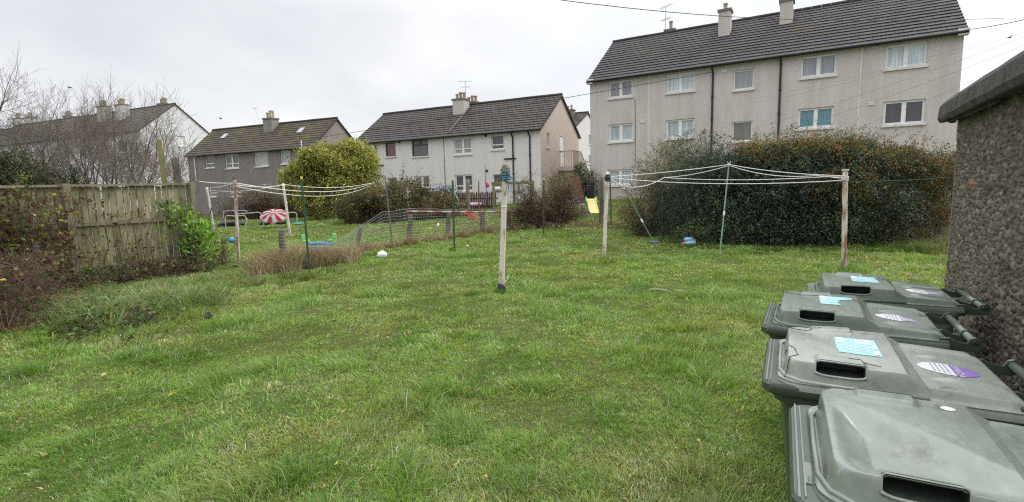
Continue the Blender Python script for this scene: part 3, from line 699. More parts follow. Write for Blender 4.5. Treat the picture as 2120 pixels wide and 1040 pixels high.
M_BINFADE = bin_mat('sun_bleached_plastic', (.175, .205, .17), (.37, .40, .355), 1.0, .10)
M_BINMID = bin_mat('scuffed_sage_plastic', (.12, .15, .12), (.27, .30, .262), 1.0, .12)
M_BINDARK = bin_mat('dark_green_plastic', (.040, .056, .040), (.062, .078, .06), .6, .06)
M_GRIP = mat('shaded_recess', (.04, .05, .04), .6, .3, .4, 20)  # near-black colour paints in the shade inside the lid's grip pockets
M_TURQ = mat('turquoise_sticker', (.28, .62, .66), .35, .4, 0, 9, (.38, .68, .70))
M_WHITE = mat('white_print', (.80, .80, .80), .4, .4, 0, 14, (.66, .66, .68))
M_PURP = mat('purple_print', (.22, .13, .46), .4, .4, 0, 12, (.28, .18, .52))
M_INK = mat('grey_ink', (.42, .40, .48), .5, .3)
M_TYRE = mat('rubber', (.02, .02, .02), .8, .2)
LX0, LX1, LY = -.355, .315, .288
DX0, DX1, DY = -.335, .02, .268            # outline of the raised front half of the lid
PX0, PX1, PYI = -.236, -.096, .180         # hand grip pockets in the sides of the raised half
def lid_top(x, y, v):
    x = np.asarray(x, float); y = np.asarray(y, float)
    # signed distance inside the rounded outline of the raised part (its rear edge runs out as a slope)
    cx = (DX0+DX1)/2; hx = (DX1-DX0)/2; rc = .055
    qx = np.abs(x-cx)-(hx-rc); qx = np.where(x > cx, np.minimum(qx, -.0+0*x) if False else (x-cx)-(hx+.30-rc), qx); qy = np.abs(y)-(DY-rc)
    sd = np.sqrt(np.maximum(qx, 0)**2+np.maximum(qy, 0)**2)+np.minimum(np.maximum(qx, qy), 0)-rc
    side = sstep(0, .016, -sd)
    st_ = np.clip((x-(DX1-.005))/.055, 0, 1); rear = 1-(.75*st_+.25*st_*st_*(3-2*st_))
    bulge = .006*(1-(y/DY)**2)
    dome = (.072+bulge)*rear
    rearz = (.030-.012*sstep(.08, .31, x)+.010*sstep(.02, .006, np.abs(np.abs(y)-.262)))*1.0
    # two long ribs on the rear half and a shallow centre panel
    rib = .012*np.maximum(0, 1-np.abs(np.abs(y)-.125)/.022)*sstep(.09, .16, x)*(1-sstep(.27, .30, x))
    rearz = rearz+rib
    z = np.maximum(dome, 0)*1.0 + rearz*(1-rear) 
    z = z*side + .004*(1-side)
    # raised thumb pads above the pockets
    padq = np.maximum(np.abs(x-(PX0+PX1)/2)-(PX1-PX0)/2+.02, 0)**2+np.maximum(PYI+.02-np.abs(y), 0)**2
    z = z+.011*sstep(.028, .012, np.sqrt(padq))*side*(np.abs(y) < DY-.004)
    if v == 3:      # the nearest lid has sunk into a wide shallow dent
        dl = (x+.30)*-.717+(y-.20)*-.696
        z = z-.034*sstep(0, .10, dl)*sstep(0, .085, x+.318)*sstep(0, .10, y+.258)*side*rear
    if v == 2:
        z = z-.010*np.exp(-(((x+.27)/.08)**2+((y-.2)/.12)**2))*side
    z = z+.0025*(vnoise((x+3)*9, (y+5)*9, 60+v)-.5)*side
    return z
def make_bin(v, loc, rz, label, lidmat, zlid=1.0):
    root = thing('wheelie_bin', label, 'bin', (*loc, 0), rz, 'wheelie bins lined up against the shed')
    # body: tapering rounded box, rolled rim with a broad front ledge
    def rr(x0, x1, hy, r, z, n=5):
        out = []
        for cx, cy, a0 in ((x1-r, hy-r, 0), (x0+r, hy-r, 90), (x0+r, -hy+r, 180), (x1-r, -hy+r, 270)):
            for k in range(n+1):
                a = math.radians(a0+90*k/n); out.append((cx+r*math.cos(a), cy+r*math.sin(a), z))
        return out
    loops = [rr(-.25, .24, .205, .05, .05), rr(-.265, .25, .215, .05, .20), rr(-.335, .295, .262, .05, .90), rr(-.338, .297, .264, .05, .925), rr(-.362, .305, .272, .05, .93), rr(-.368, .308, .275, .05, .945),
             rr(-.372, .308, .276, .05, .958), rr(-.392, .315, .286, .05, .960), rr(-.402, .318, .29, .05, .968), rr(-.402, .318, .29, .05, .993), rr(-.396, .315, .286, .05, 1.001), rr(-.30, .28, .24, .04, 1.001), rr(-.29, .27, .235, .04, .90)]
    b = MB(); k = len(loops[0]); b.add([p for lp in loops for p in lp], [(i*k+j, i*k+(j+1) % k, (i+1)*k+(j+1) % k, (i+1)*k+j) for i in range(len(loops)-1) for j in range(k)]+[tuple(reversed(range(k)))])
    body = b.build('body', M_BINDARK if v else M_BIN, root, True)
    es = body.modifiers.new('e', 'EDGE_SPLIT'); es.split_angle = math.radians(35)
    rb = MB(); rb.box((-.388, -.27, 1.0015), (-.3835, .27, 1.006)); rb.box((-.375, -.262, 1.0015), (-.3715, .262, 1.005)); rb.build('rim_rib', M_BIN, body)
    if v == 3:
        pl = MB(); pl.box((-.372, -.20, 1.0012), (-.352, -.10, 1.0045)); o = pl.build('number_plate', M_BIN, body); lettering(o, '02011-H', (-.3545, -.195, 1.0055), .0085, math.radians(90), M_INKD); lettering(o, 'GB 01-05', (-.3625, -.195, 1.0055), .007, math.radians(90), M_INKD)
    # lid: one moulded sheet
    xs = np.unique(np.round(np.concatenate([np.linspace(LX0, LX1, 100), np.linspace(-.337, -.315, 12), np.linspace(.012, .075, 22), np.linspace(PX0-.004, PX0+.012, 9), np.linspace(PX1-.012, PX1+.004, 9)]), 5)); ys = np.unique(np.round(np.concatenate([np.linspace(-LY, LY, 84), np.linspace(-.269, -.247, 20), np.linspace(.247, .269, 20)]), 5)); nx, ny = len(xs), len(ys); X, Y = np.meshgrid(xs, ys); Z = lid_top(X, Y, v)+1.008
    # rounded front corners of the sheet
    rc = .085; fx = np.clip(LX0+rc-X, 0, rc)/rc; Y2 = np.where(X < LX0+rc, Y*(1-(1-np.sqrt(np.maximum(0, 1-fx**2)))*rc/LY), Y)
    V = np.stack([X, Y2, Z], -1).reshape(-1, 3)
    quads = []
    for j in range(ny-1):
        ym = abs((ys[j]+ys[j+1])/2)
        for i in range(nx-1):
            xm = (xs[i]+xs[i+1])/2
            if PX0 < xm < PX1 and abs(ym-(DY-.0108)) < .0037: continue       # mouth of the pocket
            a = j*nx+i; quads.append((a, a+1, a+1+nx, a+nx))
    per = [j*nx for j in range(ny)][::-1]+[i for i in range(1, nx)]+[j*nx+nx-1 for j in range(1, ny)]+[(ny-1)*nx+i for i in range(nx-2, -1, -1)]
    nv = len(V); low = V[per].copy(); low[:, 2] = .985; mid_ = V[per].copy(); mid_[:, :2] *= 1.008; mid_[:, 2] -= .006; low[:, :2] *= 1.010
    V = np.concatenate([V, mid_, low]); m_ = len(per)
    for i in range(m_-1):
        quads.append((per[i], per[i+1], nv+i+1, nv+i)); quads.append((nv+i, nv+i+1, nv+m_+i+1, nv+m_+i))
    lid = fast_mesh('lid', V, np.array(quads), lidmat, root, smooth=True)
    lid.rotation_euler = (0, 0, 0)
    # rolled bead all round the raised half
    bd = MB(); pts = []
    for t_ in np.linspace(0, 1, 41):
        a = math.pi*(t_); 
    for (x, y) in [(DX1+.05, -.279), (-.20, -.279), (-.28, -.272), (-.325, -.235), (-.345, -.17), (-.347, 0), (-.345, .17), (-.325, .235), (-.28, .272), (-.20, .279), (DX1+.05, .279)]: pts.append((x, y, 1.016))
    bd.tube(pts, .0065, 8); bd.build('bead', lidmat, lid, True)
    # pockets: floor, back and ends of each recess, and the lip above
    for s in (-1, 1):
        p = MB(); zt = float(lid_top((PX0+PX1)/2, s*(DY-.022), v))+1.008; y0, y1 = s*(DY-.0062), s*PYI; z0 = float(lid_top((PX0+PX1)/2, s*(DY-.0068), v))+1.008
        dn = min(.0, float(lid_top((PX0+PX1)/2, s*PYI, v))-.075)
        c = [(PX0, y0, z0), (PX1, y0, z0), (PX1, y1, z0+.004), (PX0, y1, z0+.004)]; tz = [float(lid_top(x, y1, v))+1.006 for x in (PX0, PX1)]; tz0 = [float(lid_top(x, s*(DY-.024), v))+1.006 for x in (PX0, PX1)]
        e = [(PX0, s*(DY-.018), tz0[0]), (PX1, s*(DY-.018), tz0[1]), (PX1, y1, tz[1]), (PX0, y1, tz[0])]
        p.add(c+e, [(0,1,2,3), (3,2,6,7), (0,3,7,4), (1,5,6,2)])
        n = 14; lip = []
        for i in range(n+1):
            x = PX0+(PX1-PX0)*i/n; lip.append((x, s*(DY-.022), float(lid_top(x, s*(DY-.024), v))+1.004))
        p.tube(lip, .0055, 6)
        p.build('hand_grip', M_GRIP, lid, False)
        lp = MB(); lp.tube([(PX0-.004+(PX1-PX0+.008)*i/16, s*(DY-.0062), float(lid_top((PX0+PX1)/2, s*(DY-.0067), v))+1.0085+.010*abs(i/8-1)**5) for i in range(17)], .0042, 7); lp.tube(lip, .0052, 7); lp.build('grip_lip', lidmat, lid, True)
    # hinge brackets and the handle bar along the wall side
    hb = MB()
    for y in (-.262, -.125, .215):
        prof = [(.285, 1.022), (.32, 1.026), (.35, 1.012), (.376, 1.008), (.388, 1.030), (.404, 1.036), (.42, 1.029), (.426, 1.012), (.42, .985), (.395, .975), (.33, .975), (.285, .985)]
        vs = [(x, y-.008, z) for x, z in prof]+[(x, y+.008, z) for x, z in prof]; k2 = len(prof)
        hb.add(vs, [tuple(range(k2)), tuple(k2+i for i in reversed(range(k2)))]+[(i, k2+i, k2+(i+1) % k2, (i+1) % k2) for i in range(k2)])
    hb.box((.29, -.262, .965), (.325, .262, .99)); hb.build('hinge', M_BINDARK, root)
    h = MB(); h.tube([(.402, -.27, 1.014), (.402, .235, 1.014)], .0155, 14); h.build('handle', M_BIN, root, True)
    ax = MB(); ax.tube([(.24, -.27, .10), (.24, .27, .10)], .012, 8); ax.build('axle', M_METAL, root)
    for s in (-1, 1):
        w = MB(); w.lathe([(.03, -.022), (.085, -.025), (.1, -.018), (.1, .018), (.085, .025), (.03, .022)], 20, Matrix.Translation((.24, s*.245, .10)) @ Matrix.Rotation(math.pi/2, 4, 'X')); w.build('wheel', M_TYRE, root)
    return root, lid
M_INKD = mat('black_ink', (.05, .05, .05), .6, .2)
def lettering(parent, text, loc, size, rz, mat_, conform=None, name='lettering'):
    cu = bpy.data.curves.new('text', 'FONT'); cu.body = text; cu.size = size; cu.resolution_u = 3
    tmp = bpy.data.objects.new('text', cu); C.objects.link(tmp)
    dg = bpy.context.evaluated_depsgraph_get(); me = bpy.data.meshes.new_from_object(tmp.evaluated_get(dg))
    bpy.data.objects.remove(tmp); bpy.data.curves.remove(cu)
    c, s = math.cos(rz), math.sin(rz)
    for vtx in me.vertices:
        x, y = vtx.co.x, vtx.co.y; X, Y = loc[0]+c*x-s*y, loc[1]+s*x+c*y
        vtx.co = (X, Y, conform(X, Y) if conform else loc[2])
    me.materials.clear(); return link(name, me, mat_, parent)
def decal(parent, name, poly, mat_, v, h=.0016, n=26):
    """a sticker cut to an outline (local x, y), lying on the lid; its inside follows the lid's relief"""
    px = np.array([p[0] for p in poly]); py = np.array([p[1] for p in poly]); x0, x1, y0, y1 = px.min(), px.max(), py.min(), py.max()
    from mathutils.geometry import intersect_point_line
    def inside(x, y):
        r = False; j = len(poly)-1
        for i in range(len(poly)):
            if (poly[i][1] > y) != (poly[j][1] > y) and x < (poly[j][0]-poly[i][0])*(y-poly[i][1])/(poly[j][1]-poly[i][1])+poly[i][0]: r = not r
            j = i
        return r
    mb = MB(); idx = {}
    def vid(i, j):
        if (i, j) not in idx:
            x = x0+(x1-x0)*i/n; y = y0+(y1-y0)*j/n; idx[(i, j)] = len(mb.v); mb.v.append((x, y, float(lid_top(x, y, v))+1.008+h))
        return idx[(i, j)]
    for i in range(n):
        for j in range(n):
            if inside(x0+(x1-x0)*(i+.5)/n, y0+(y1-y0)*(j+.5)/n): mb.f.append((vid(i, j), vid(i+1, j), vid(i+1, j+1), vid(i, j+1)))
    return mb.build(name, mat_, parent, True)
def turquoise(lid, v, cx, cy, torn=0):
    hx, hy = .066, .105
    poly = [(cx-hx, cy+hy), (cx-hx+.002, cy-hy), (cx+hx, cy-hy-.004)]
    if torn == 1: poly = [(cx-hx, cy+hy), (cx-hx+.01, cy-hy), (cx+.03, cy-hy), (cx+.012, cy-.03), (cx+.032, cy-.02), (cx+.016, cy+.01), (cx+hx*1.3, cy+hy*.55), (cx+hx*1.2, cy+hy)]
    elif torn == 2: poly = [(cx-hx, cy+hy), (cx-hx, cy-hy*.9), (cx+hx, cy-hy), (cx+hx, cy+.01), (cx+hx*.8, cy+.02), (cx+hx, cy+.04), (cx+hx*.9, cy+hy)]
    else: poly += [(cx+hx, cy+hy)]
    s = decal(lid, 'sticker', poly, M_TURQ, v, n=40); s['label'] = 'turquoise notice sticker'
    pr = MB(); g = random.Random(v)
    def patch(x0, x1, y0, y1):
        if torn and x1 > cx+.005 and y0 < cy+.05: return
        z = max(float(lid_top(x, y, v)) for x in (x0, x1) for y in (y0, y1))+1.008+.0026
        pr.add([(x0, y0, z), (x1, y0, z), (x1, y1, z), (x0, y1, z)], [(0,1,2,3)])
    patch(cx-hx+.008, cx-hx+.028, cy+.02, cy+hy-.008)
    for r_ in range(2):
        y = cy+hy-.016
        while y > cy+.02: patch(cx-hx+.036+r_*.012, cx-hx+.041+r_*.012, y-g.uniform(.006, .012), y); y -= .015
    for q in range(7):
        x = cx-hx+.066+q*.0075; y0 = cy+.015+g.uniform(0, .02); patch(x, x+.0055, y0, cy+hy-.012-g.uniform(0, .02))
    # rows of small capitals too worn to read
    for r_ in range(4):
        y = cy-.006-r_*.021; x = cx-hx+.012
        while x < cx+hx-.012:
            w_ = g.uniform(.003, .009); patch(x, x+w_, y-.007, y); x += w_+.003
    if torn == 0: patch(cx+hx-.02, cx+hx-.004, cy-hy+.008, cy-.05); patch(cx+hx-.016, cx+hx-.004, cy-.02, cy+.03)
    pr.build('print', M_WHITE, s)
def oval(lid, v, cx, cy, faded):
    a, b_ = .085, .062; pts = [(cx+a*math.cos(t), cy+b_*math.sin(t)+.25*a*math.cos(t)*.0) for t in np.linspace(0, 2*math.pi, 40, endpoint=False)]
    cut = cx+.012
    left = [p for p in pts if p[0] <= cut]; right = [p for p in pts if p[0] > cut]
    yb = b_*math.sqrt(max(0, 1-((cut-cx)/a)**2))
    white = sorted(left, key=lambda p: math.atan2(p[1]-cy, p[0]-cx-.0) % (2*math.pi))
    white = [(cut, cy+yb)]+white+[(cut, cy-yb)]
    purp = [(cut, cy-yb)]+sorted(right, key=lambda p: math.atan2(p[1]-cy, p[0]-cx))+[(cut, cy+yb)]
    if faded: purp = [(cut, cy-yb*.9), (cut+.02, cy-yb*.5), (cut+.05, cy-yb*.6), (cut+.062, cy-.008), (cut+.045, cy+.005), (cut+.055, cy+.02), (cut+.02, cy+yb*.4), (cut+.012, cy+yb*.8), (cut, cy+yb)]
    s = decal(lid, 'sticker', white, M_WHITE, v, n=36); s['label'] = 'worn white sticker' if faded else 'white half of an oval sticker'
    p = decal(lid, 'sticker', purp, M_PURP if not faded else M_INK2, v, n=36); p['label'] = 'torn purple edge of the sticker' if faded else 'purple half of an oval sticker'
    f = lambda x, y: float(lid_top(x, y, v))+1.008+.0028
    lines = MB(); g = random.Random(v+5)
    for i in range(4):
        x = cut-.012-i*.013; w_ = b_*math.sqrt(max(0, 1-((x-.006-cx)/a)**2))-.012; y = cy-w_
        while y < cy+w_:
            l_ = g.uniform(.004, .014); z = f(x, y); lines.add([(x-.0045, y, z), (x, y, z), (x, y+l_, z), (x-.0045, y+l_, z)], [(0,1,2,3)]); y += l_+.004
    lines.build('print', M_INK, s)
    if not faded: lettering(p, 'SHARED &', (cut+.008, cy+.056, 0), .027, -math.pi/2, M_WHITE, f)
M_INK2 = mat('faded_purple', (.33, .27, .50), .5, .3, 0, 16, (.55, .52, .62))
def crack(lid, v, pts, r=.0014):
    m = MB(); fine = []
    for (a, b_) in zip(pts[:-1], pts[1:]):
        for t_ in np.linspace(0, 1, 8, endpoint=False): fine.append((a[0]+(b_[0]-a[0])*t_, a[1]+(b_[1]-a[1])*t_))
    fine.append(pts[-1]); g = random.Random(v)
    m.tube([(x+g.uniform(-.002, .002), y+g.uniform(-.002, .002), float(lid_top(x, y, v))+1.0082) for x, y in fine], [r*g.uniform(.6, 1.4) for _ in fine], 5); return m.build('crack', M_DARK, lid)
BRZ = -math.radians(29)
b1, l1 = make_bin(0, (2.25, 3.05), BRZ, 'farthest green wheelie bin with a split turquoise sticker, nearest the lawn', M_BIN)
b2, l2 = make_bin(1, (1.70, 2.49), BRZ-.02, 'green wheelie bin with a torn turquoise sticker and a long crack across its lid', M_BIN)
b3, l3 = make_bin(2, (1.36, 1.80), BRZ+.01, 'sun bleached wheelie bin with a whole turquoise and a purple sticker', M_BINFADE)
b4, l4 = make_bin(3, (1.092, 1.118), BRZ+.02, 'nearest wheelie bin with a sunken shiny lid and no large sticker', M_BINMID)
turquoise(l1, 0, -.10, .02, 2); turquoise(l2, 1, -.09, .05, 1); turquoise(l3, 2, -.098, -.005, 0)
oval(l1, 0, .19, .0, True); oval(l2, 1, .17, .0, True); oval(l3, 2, .17, .0, False)
crack(l1, 0, [(-.02, .10), (.02, .06), (.06, .10)]); crack(l2, 1, [(-.32, .19), (-.24, .15), (-.12, .17), (-.02, .13), (.04, .02)])
crack(l3, 2, [(-.33, -.06), (-.30, -.12), (-.29, -.19), (-.33, -.24)]); crack(l3, 2, [(-.33, .22), (-.27, .205), (-.20, .21)]); crack(l3, 2, [(-.05, -.215), (-.08, -.20), (-.14, -.195)])
rd = decal(l4, 'sticker', [(-.03+.016*math.cos(t), .20+.016*math.sin(t)) for t in np.linspace(0, 6.28, 24)], M_WHITE, 3, n=14); rd['label'] = 'small round white sticker'
# ------------------------------------------------------------------ grass
def grass_arrays(xy, h, w, col, lean, wind, g):
    n = len(xy); z = terrain(xy[:, 0], xy[:, 1]); P = np.stack([xy[:, 0], xy[:, 1], z-.006], 1)
    a = g.random(n)*2*np.pi; d = np.stack([np.cos(a), np.sin(a), 0*a], 1); dirn = np.stack([np.cos(wind), np.sin(wind), 0*wind], 1)+.55*np.stack([np.cos(a*1.7+2), np.sin(a*1.7+2), 0*a], 1)
    dirn = dirn/np.maximum(np.linalg.norm(dirn, axis=1, keepdims=True), .2)
    h = h[:, None]; L_ = lean[:, None]*h; up = np.array([[0, 0, 1.]])
    m1 = P+up*h*.52+dirn*L_*.30; m2 = P+up*h*(1-.35*lean[:, None])+dirn*L_
    hw = d*w[:, None]*.5
    V = np.stack([P-hw, P+hw, m1-hw*.8, m1+hw*.8, m2], 1).reshape(-1, 3)
    T = (np.arange(n)*5)[:, None, None]+np.array([[[0,1,3],[0,3,2],[2,3,4]]]); return V, T.reshape(-1, 3), np.repeat(col, 5, 0)
def lawn_cols(x, y, g):
    n = len(x); lush = fbm(x*1.5+5, y*1.5, 21, 4); dry = fbm(x*1.15, y*1.15+9, 25, 4); fine = vnoise(x*3.1, y*3.1, 29)
    G1 = np.array([.13, .225, .034]); G2 = np.array([.20, .30, .065]); G3 = np.array([.070, .150, .016]); ST = np.array([.40, .36, .17]); OL = np.array([.20, .25, .060])
    k = g.random(n)[:, None]; c = G1*(1-k)+G2*k
    c = c+(G3-c)*(sstep(.53, .68, lush)*.75)[:, None]
    c = c+(OL-c)*(sstep(.50, .70, dry)*.7)[:, None]
    s = (g.random(n) < .03+.13*sstep(.50, .70, dry)+.05*fine)[:, None]
    c = np.where(s, ST*(.55+.7*g.random(n)[:, None]), c)
    bl = (g.random(n) < .06)[:, None]; c = np.where(bl, np.array([.28, .34, .19]), c)
    return c*(.98+.44*g.random(n)[:, None])*np.array([1.20, 1.20, 1.52])
HEDGE_L, HEDGE_R = gnd(1380, 507), gnd(1885, 513)
def keep_off(x, y):
    inside = ((x-W_A[0])*WN[0]+(y-W_A[1])*WN[1] > -.02) & ((x-W_A[0])*WD[0]+(y-W_A[1])*WD[1] < .02)
    return ~inside
def build_grass():
    g = np.random.default_rng(3); A = []
    def ring(y0, y1, dens, wmul, hmul=1., per=16, trad=.038):
        """tufts of blades leaning out from their own middle, over a thin even sward"""
        half = 1.06*y1+.8; nt_ = int((y1-y0)*2*half*dens/per); cx = (g.random(nt_)*2-1)*half; cy = y0+(y1-y0)*g.random(nt_)
        k = (np.abs(cx) < 1.06*cy+.8) & keep_off(cx, cy); cx, cy = cx[k], cy[k]; nt_ = len(cx)
        t1 = fbm(cx*1.5, cy*1.5, 17, 3); tu = sstep(.55, .70, fbm(cx*2.9, cy*2.9, 61, 3))*sstep(.36, .52, t1)
        thin = fbm(cx*1.1+4, cy*1.1, 19, 3)
        th = (.026+.036*t1+.105*tu)*(.55+.8*g.random(nt_)**1.5)*hmul*(1-.35*sstep(.55, .72, thin)); big = g.random(nt_) < .05; th = np.where(big, th*1.6, th)
        tr = trad*(.6+.9*g.random(nt_))*(1+.6*tu); tb = (.66+.68*g.random(nt_))
        tcol = lawn_cols(cx, cy, g); tcol = tcol+(np.array([.085, .165, .020])-tcol)*(.6*tu)[:, None]; hue = g.normal(size=(nt_, 1)); tcol = tcol*(1+hue*np.array([.16, .03, .05]))*tb[:, None]
        twind = 6.28*vnoise(cx*.9, cy*.9, 71)*1.5
        i = np.repeat(np.arange(nt_), per); n = len(i); a = g.random(n)*6.283; r = np.sqrt(g.random(n)); ox, oy = np.cos(a)*r*tr[i], np.sin(a)*r*tr[i]
        x, y = cx[i]+ox, cy[i]+oy; k = keep_off(x, y); i, a, r, x, y = i[k], a[k], r[k], x[k], y[k]; n = len(i)
        h = th[i]*(.55+.75*g.random(n))*(1.12-.45*r); dry = g.random(n)
        c = tcol[i]*(.80+.42*g.random(n))[:, None]; own = lawn_cols(x, y, g); c = np.where((dry < .40)[:, None], own, c)
        w = (.0026+.0024*g.random(n))*wmul; lean = .25+.5*r+.45*g.random(n); wx = np.cos(a)*r*1.4+.55*np.cos(twind[i]); wy = np.sin(a)*r*1.4+.55*np.sin(twind[i])
        A.append(grass_arrays(np.stack([x, y], 1), h, w, c, lean, np.arctan2(wy, wx), g))
    ring(1.7, 3.6, 13000, 1.2, 1.05, 12, .045); ring(3.6, 5.4, 8200, 1.5, 1.05, 11, .05); ring(5.4, 8.5, 3900, 2.1, 1.05, 10, .06); ring(8.5, 13, 1700, 3.2, 1.05, 8, .075); ring(13, 20, 640, 5.2, 1.1, 7, .10); ring(20, 34, 190, 9., 1.2, 5, .16)
    V = []; T = []; Cc = []; o = 0
    for v, t, c in A: V.append(v); T.append(t+o); Cc.append(c); o += len(v)
    ob = fast_mesh('lawn_grass', np.concatenate(V), np.concatenate(T), M_GRASS, None, np.concatenate(Cc)); ob['kind'] = 'stuff'
    print('grass verts', o)
build_grass()
def rough(name, pts, n, spread, h, cols, wts, w=.006, lean=.9, seed=1, matl=None, per=34, kind='stuff'):
    """long uncut grass thrown in tufts round a line of points, each tuft arching out from its middle"""
    g = np.random.default_rng(seed); pts = np.array([[p[0], p[1]] for p in pts]); nt_ = max(4, n//per); k = g.integers(0, len(pts)-1, nt_); t = g.random(nt_)[:, None]
    ctr = pts[k]*(1-t)+pts[k+1]*t+g.normal(size=(nt_, 2))*spread; th = h*(.35+.85*g.random(nt_)**1.4); tw = 6.28*g.random(nt_); ts = .5+.6*g.random(nt_)
    tc_ = palette(nt_, cols, wts, .18, seed)
    i = np.repeat(np.arange(nt_), per); m_ = len(i); a = g.random(m_)*6.283; r = np.sqrt(g.random(m_)); rad = .16*th[i]+.02
    xy = ctr[i]+np.stack([np.cos(a)*r*rad, np.sin(a)*r*rad], 1); own = palette(m_, cols, wts, .2, seed+1); c = np.where((g.random(m_) < .45)[:, None], own, tc_[i])*(.8+.4*g.random(m_))[:, None]
    hh = th[i]*(.5+.65*g.random(m_)); ln = lean*(.2+.55*r+.5*g.random(m_)); wx = np.cos(a)*r*1.3+ts[i]*np.cos(tw[i])*.7; wy = np.sin(a)*r*1.3+ts[i]*np.sin(tw[i])*.7
    V, T, cc = grass_arrays(xy, hh, w*(.6+.8*g.random(m_)), c, ln, np.arctan2(wy, wx), g)
    o = fast_mesh(name, V, T, matl or M_DEAD, None, cc)
    if kind: o['kind'] = kind
    return o
STRAW = [(.36, .295, .175), (.27, .21, .12), (.46, .39, .25), (.19, .135, .08), (.14, .165, .05)]
FB = [gnd(575, 562), gnd(640, 548), gnd(745, 522), gnd(850, 505), gnd(930, 494), gnd(1000, 482), gnd(1075, 472)]
rough('dead_grass', FB, 8200, .22, .42, STRAW, [4, 4, 2, 3, 1], .008, 1.0, 5)
rough('dead_grass', [gnd(560, 566), gnd(600, 556), gnd(650, 552), gnd(690, 545)], 9000, .26, .68, STRAW, [4, 4, 2, 4, 1], .007, 1.0, 6)
rough('rough_grass', [gnd(575, 580), gnd(640, 575), gnd(720, 560)], 1500, .22, .22, [(.09, .16, .03), (.16, .2, .05), (.25, .22, .1)], [3, 2, 1], .007, .9, 7, M_GRASS)
rough('dead_grass', [gnd(1075, 474), gnd(1160, 472), gnd(1245, 462), gnd(1280, 470)], 2600, .35, .34, STRAW, [4, 4, 2, 3, 2], .012, 1.0, 8)
rough('dead_grass', [gnd(1840, 500), gnd(1895, 503)], 3000, .28, .85, [(.26, .21, .11), (.18, .145, .075), (.14, .15, .05), (.33, .28, .16)], [3, 3, 3, 1], .008, 1.1, 9)
rough('rough_grass', [gnd(1900, 520), gnd(1950, 520)], 1800, .35, .40, [(.09, .16, .035), (.15, .19, .05), (.24, .2, .1)], [3, 2, 1], .008, 1.0, 10, M_GRASS)
BLUEG = [(.12, .20, .055), (.18, .27, .09), (.08, .145, .03), (.33, .40, .23), (.26, .24, .09), (.34, .28, .15)]
rough('rough_grass', [gnd(130, 655), gnd(190, 665), gnd(250, 660)], 3200, .22, .42, BLUEG, [3, 3, 2, 1.6, 1, .6], .0075, 1.25, 12, M_GRASS)
rough('rough_grass', [gnd(300, 622), gnd(360, 628), gnd(420, 630)], 3000, .26, .38, BLUEG, [3, 3, 2, 1.6, 1, .8], .0075, 1.3, 13, M_GRASS)
rough('rough_grass', [gnd(180, 605), gnd(240, 615), gnd(310, 600), gnd(430, 585)], 3200, .28, .30, BLUEG, [3, 2, 2, 1, 1, 1.6], .007, 1.2, 14, M_GRASS)
rough('rough_grass', [gnd(470, 590), gnd(540, 590)], 1500, .3, .2, [(.14, .17, .05), (.22, .2, .09), (.09, .15, .03)], [2, 2, 2], .007, 1.2, 15, M_GRASS)
rough('dead_grass', [gnd(20, 690), gnd(70, 650), gnd(130, 610), gnd(200, 590), gnd(330, 565)], 4200, .20, .26, [(.22, .13, .075), (.30, .20, .12), (.15, .09, .055), (.38, .28, .17)], [3, 3, 2, 1], .006, 1.4, 16)
rough('rough_grass', [gnd(1385, 512), gnd(1500, 516), gnd(1700, 520), gnd(1850, 522)], 2400, .16, .17, [(.07, .14, .025), (.11, .19, .04), (.05, .09, .02)], [2, 2, 1], .008, .8, 17, M_GRASS)
# knots of longer grass left by the mower round the foot of each post
for k, (u, v) in enumerate(((1038, 606), (642, 576), (941, 520), (1250, 540), (495, 551), (1747, 561))):
    rough('rough_grass', [gnd(u, v), gnd(u+1, v)], 260, .08, .17, [(.08, .16, .025), (.12, .2, .04), (.05, .11, .02)], [2, 2, 1], .006, .7, 80+k, M_GRASS)

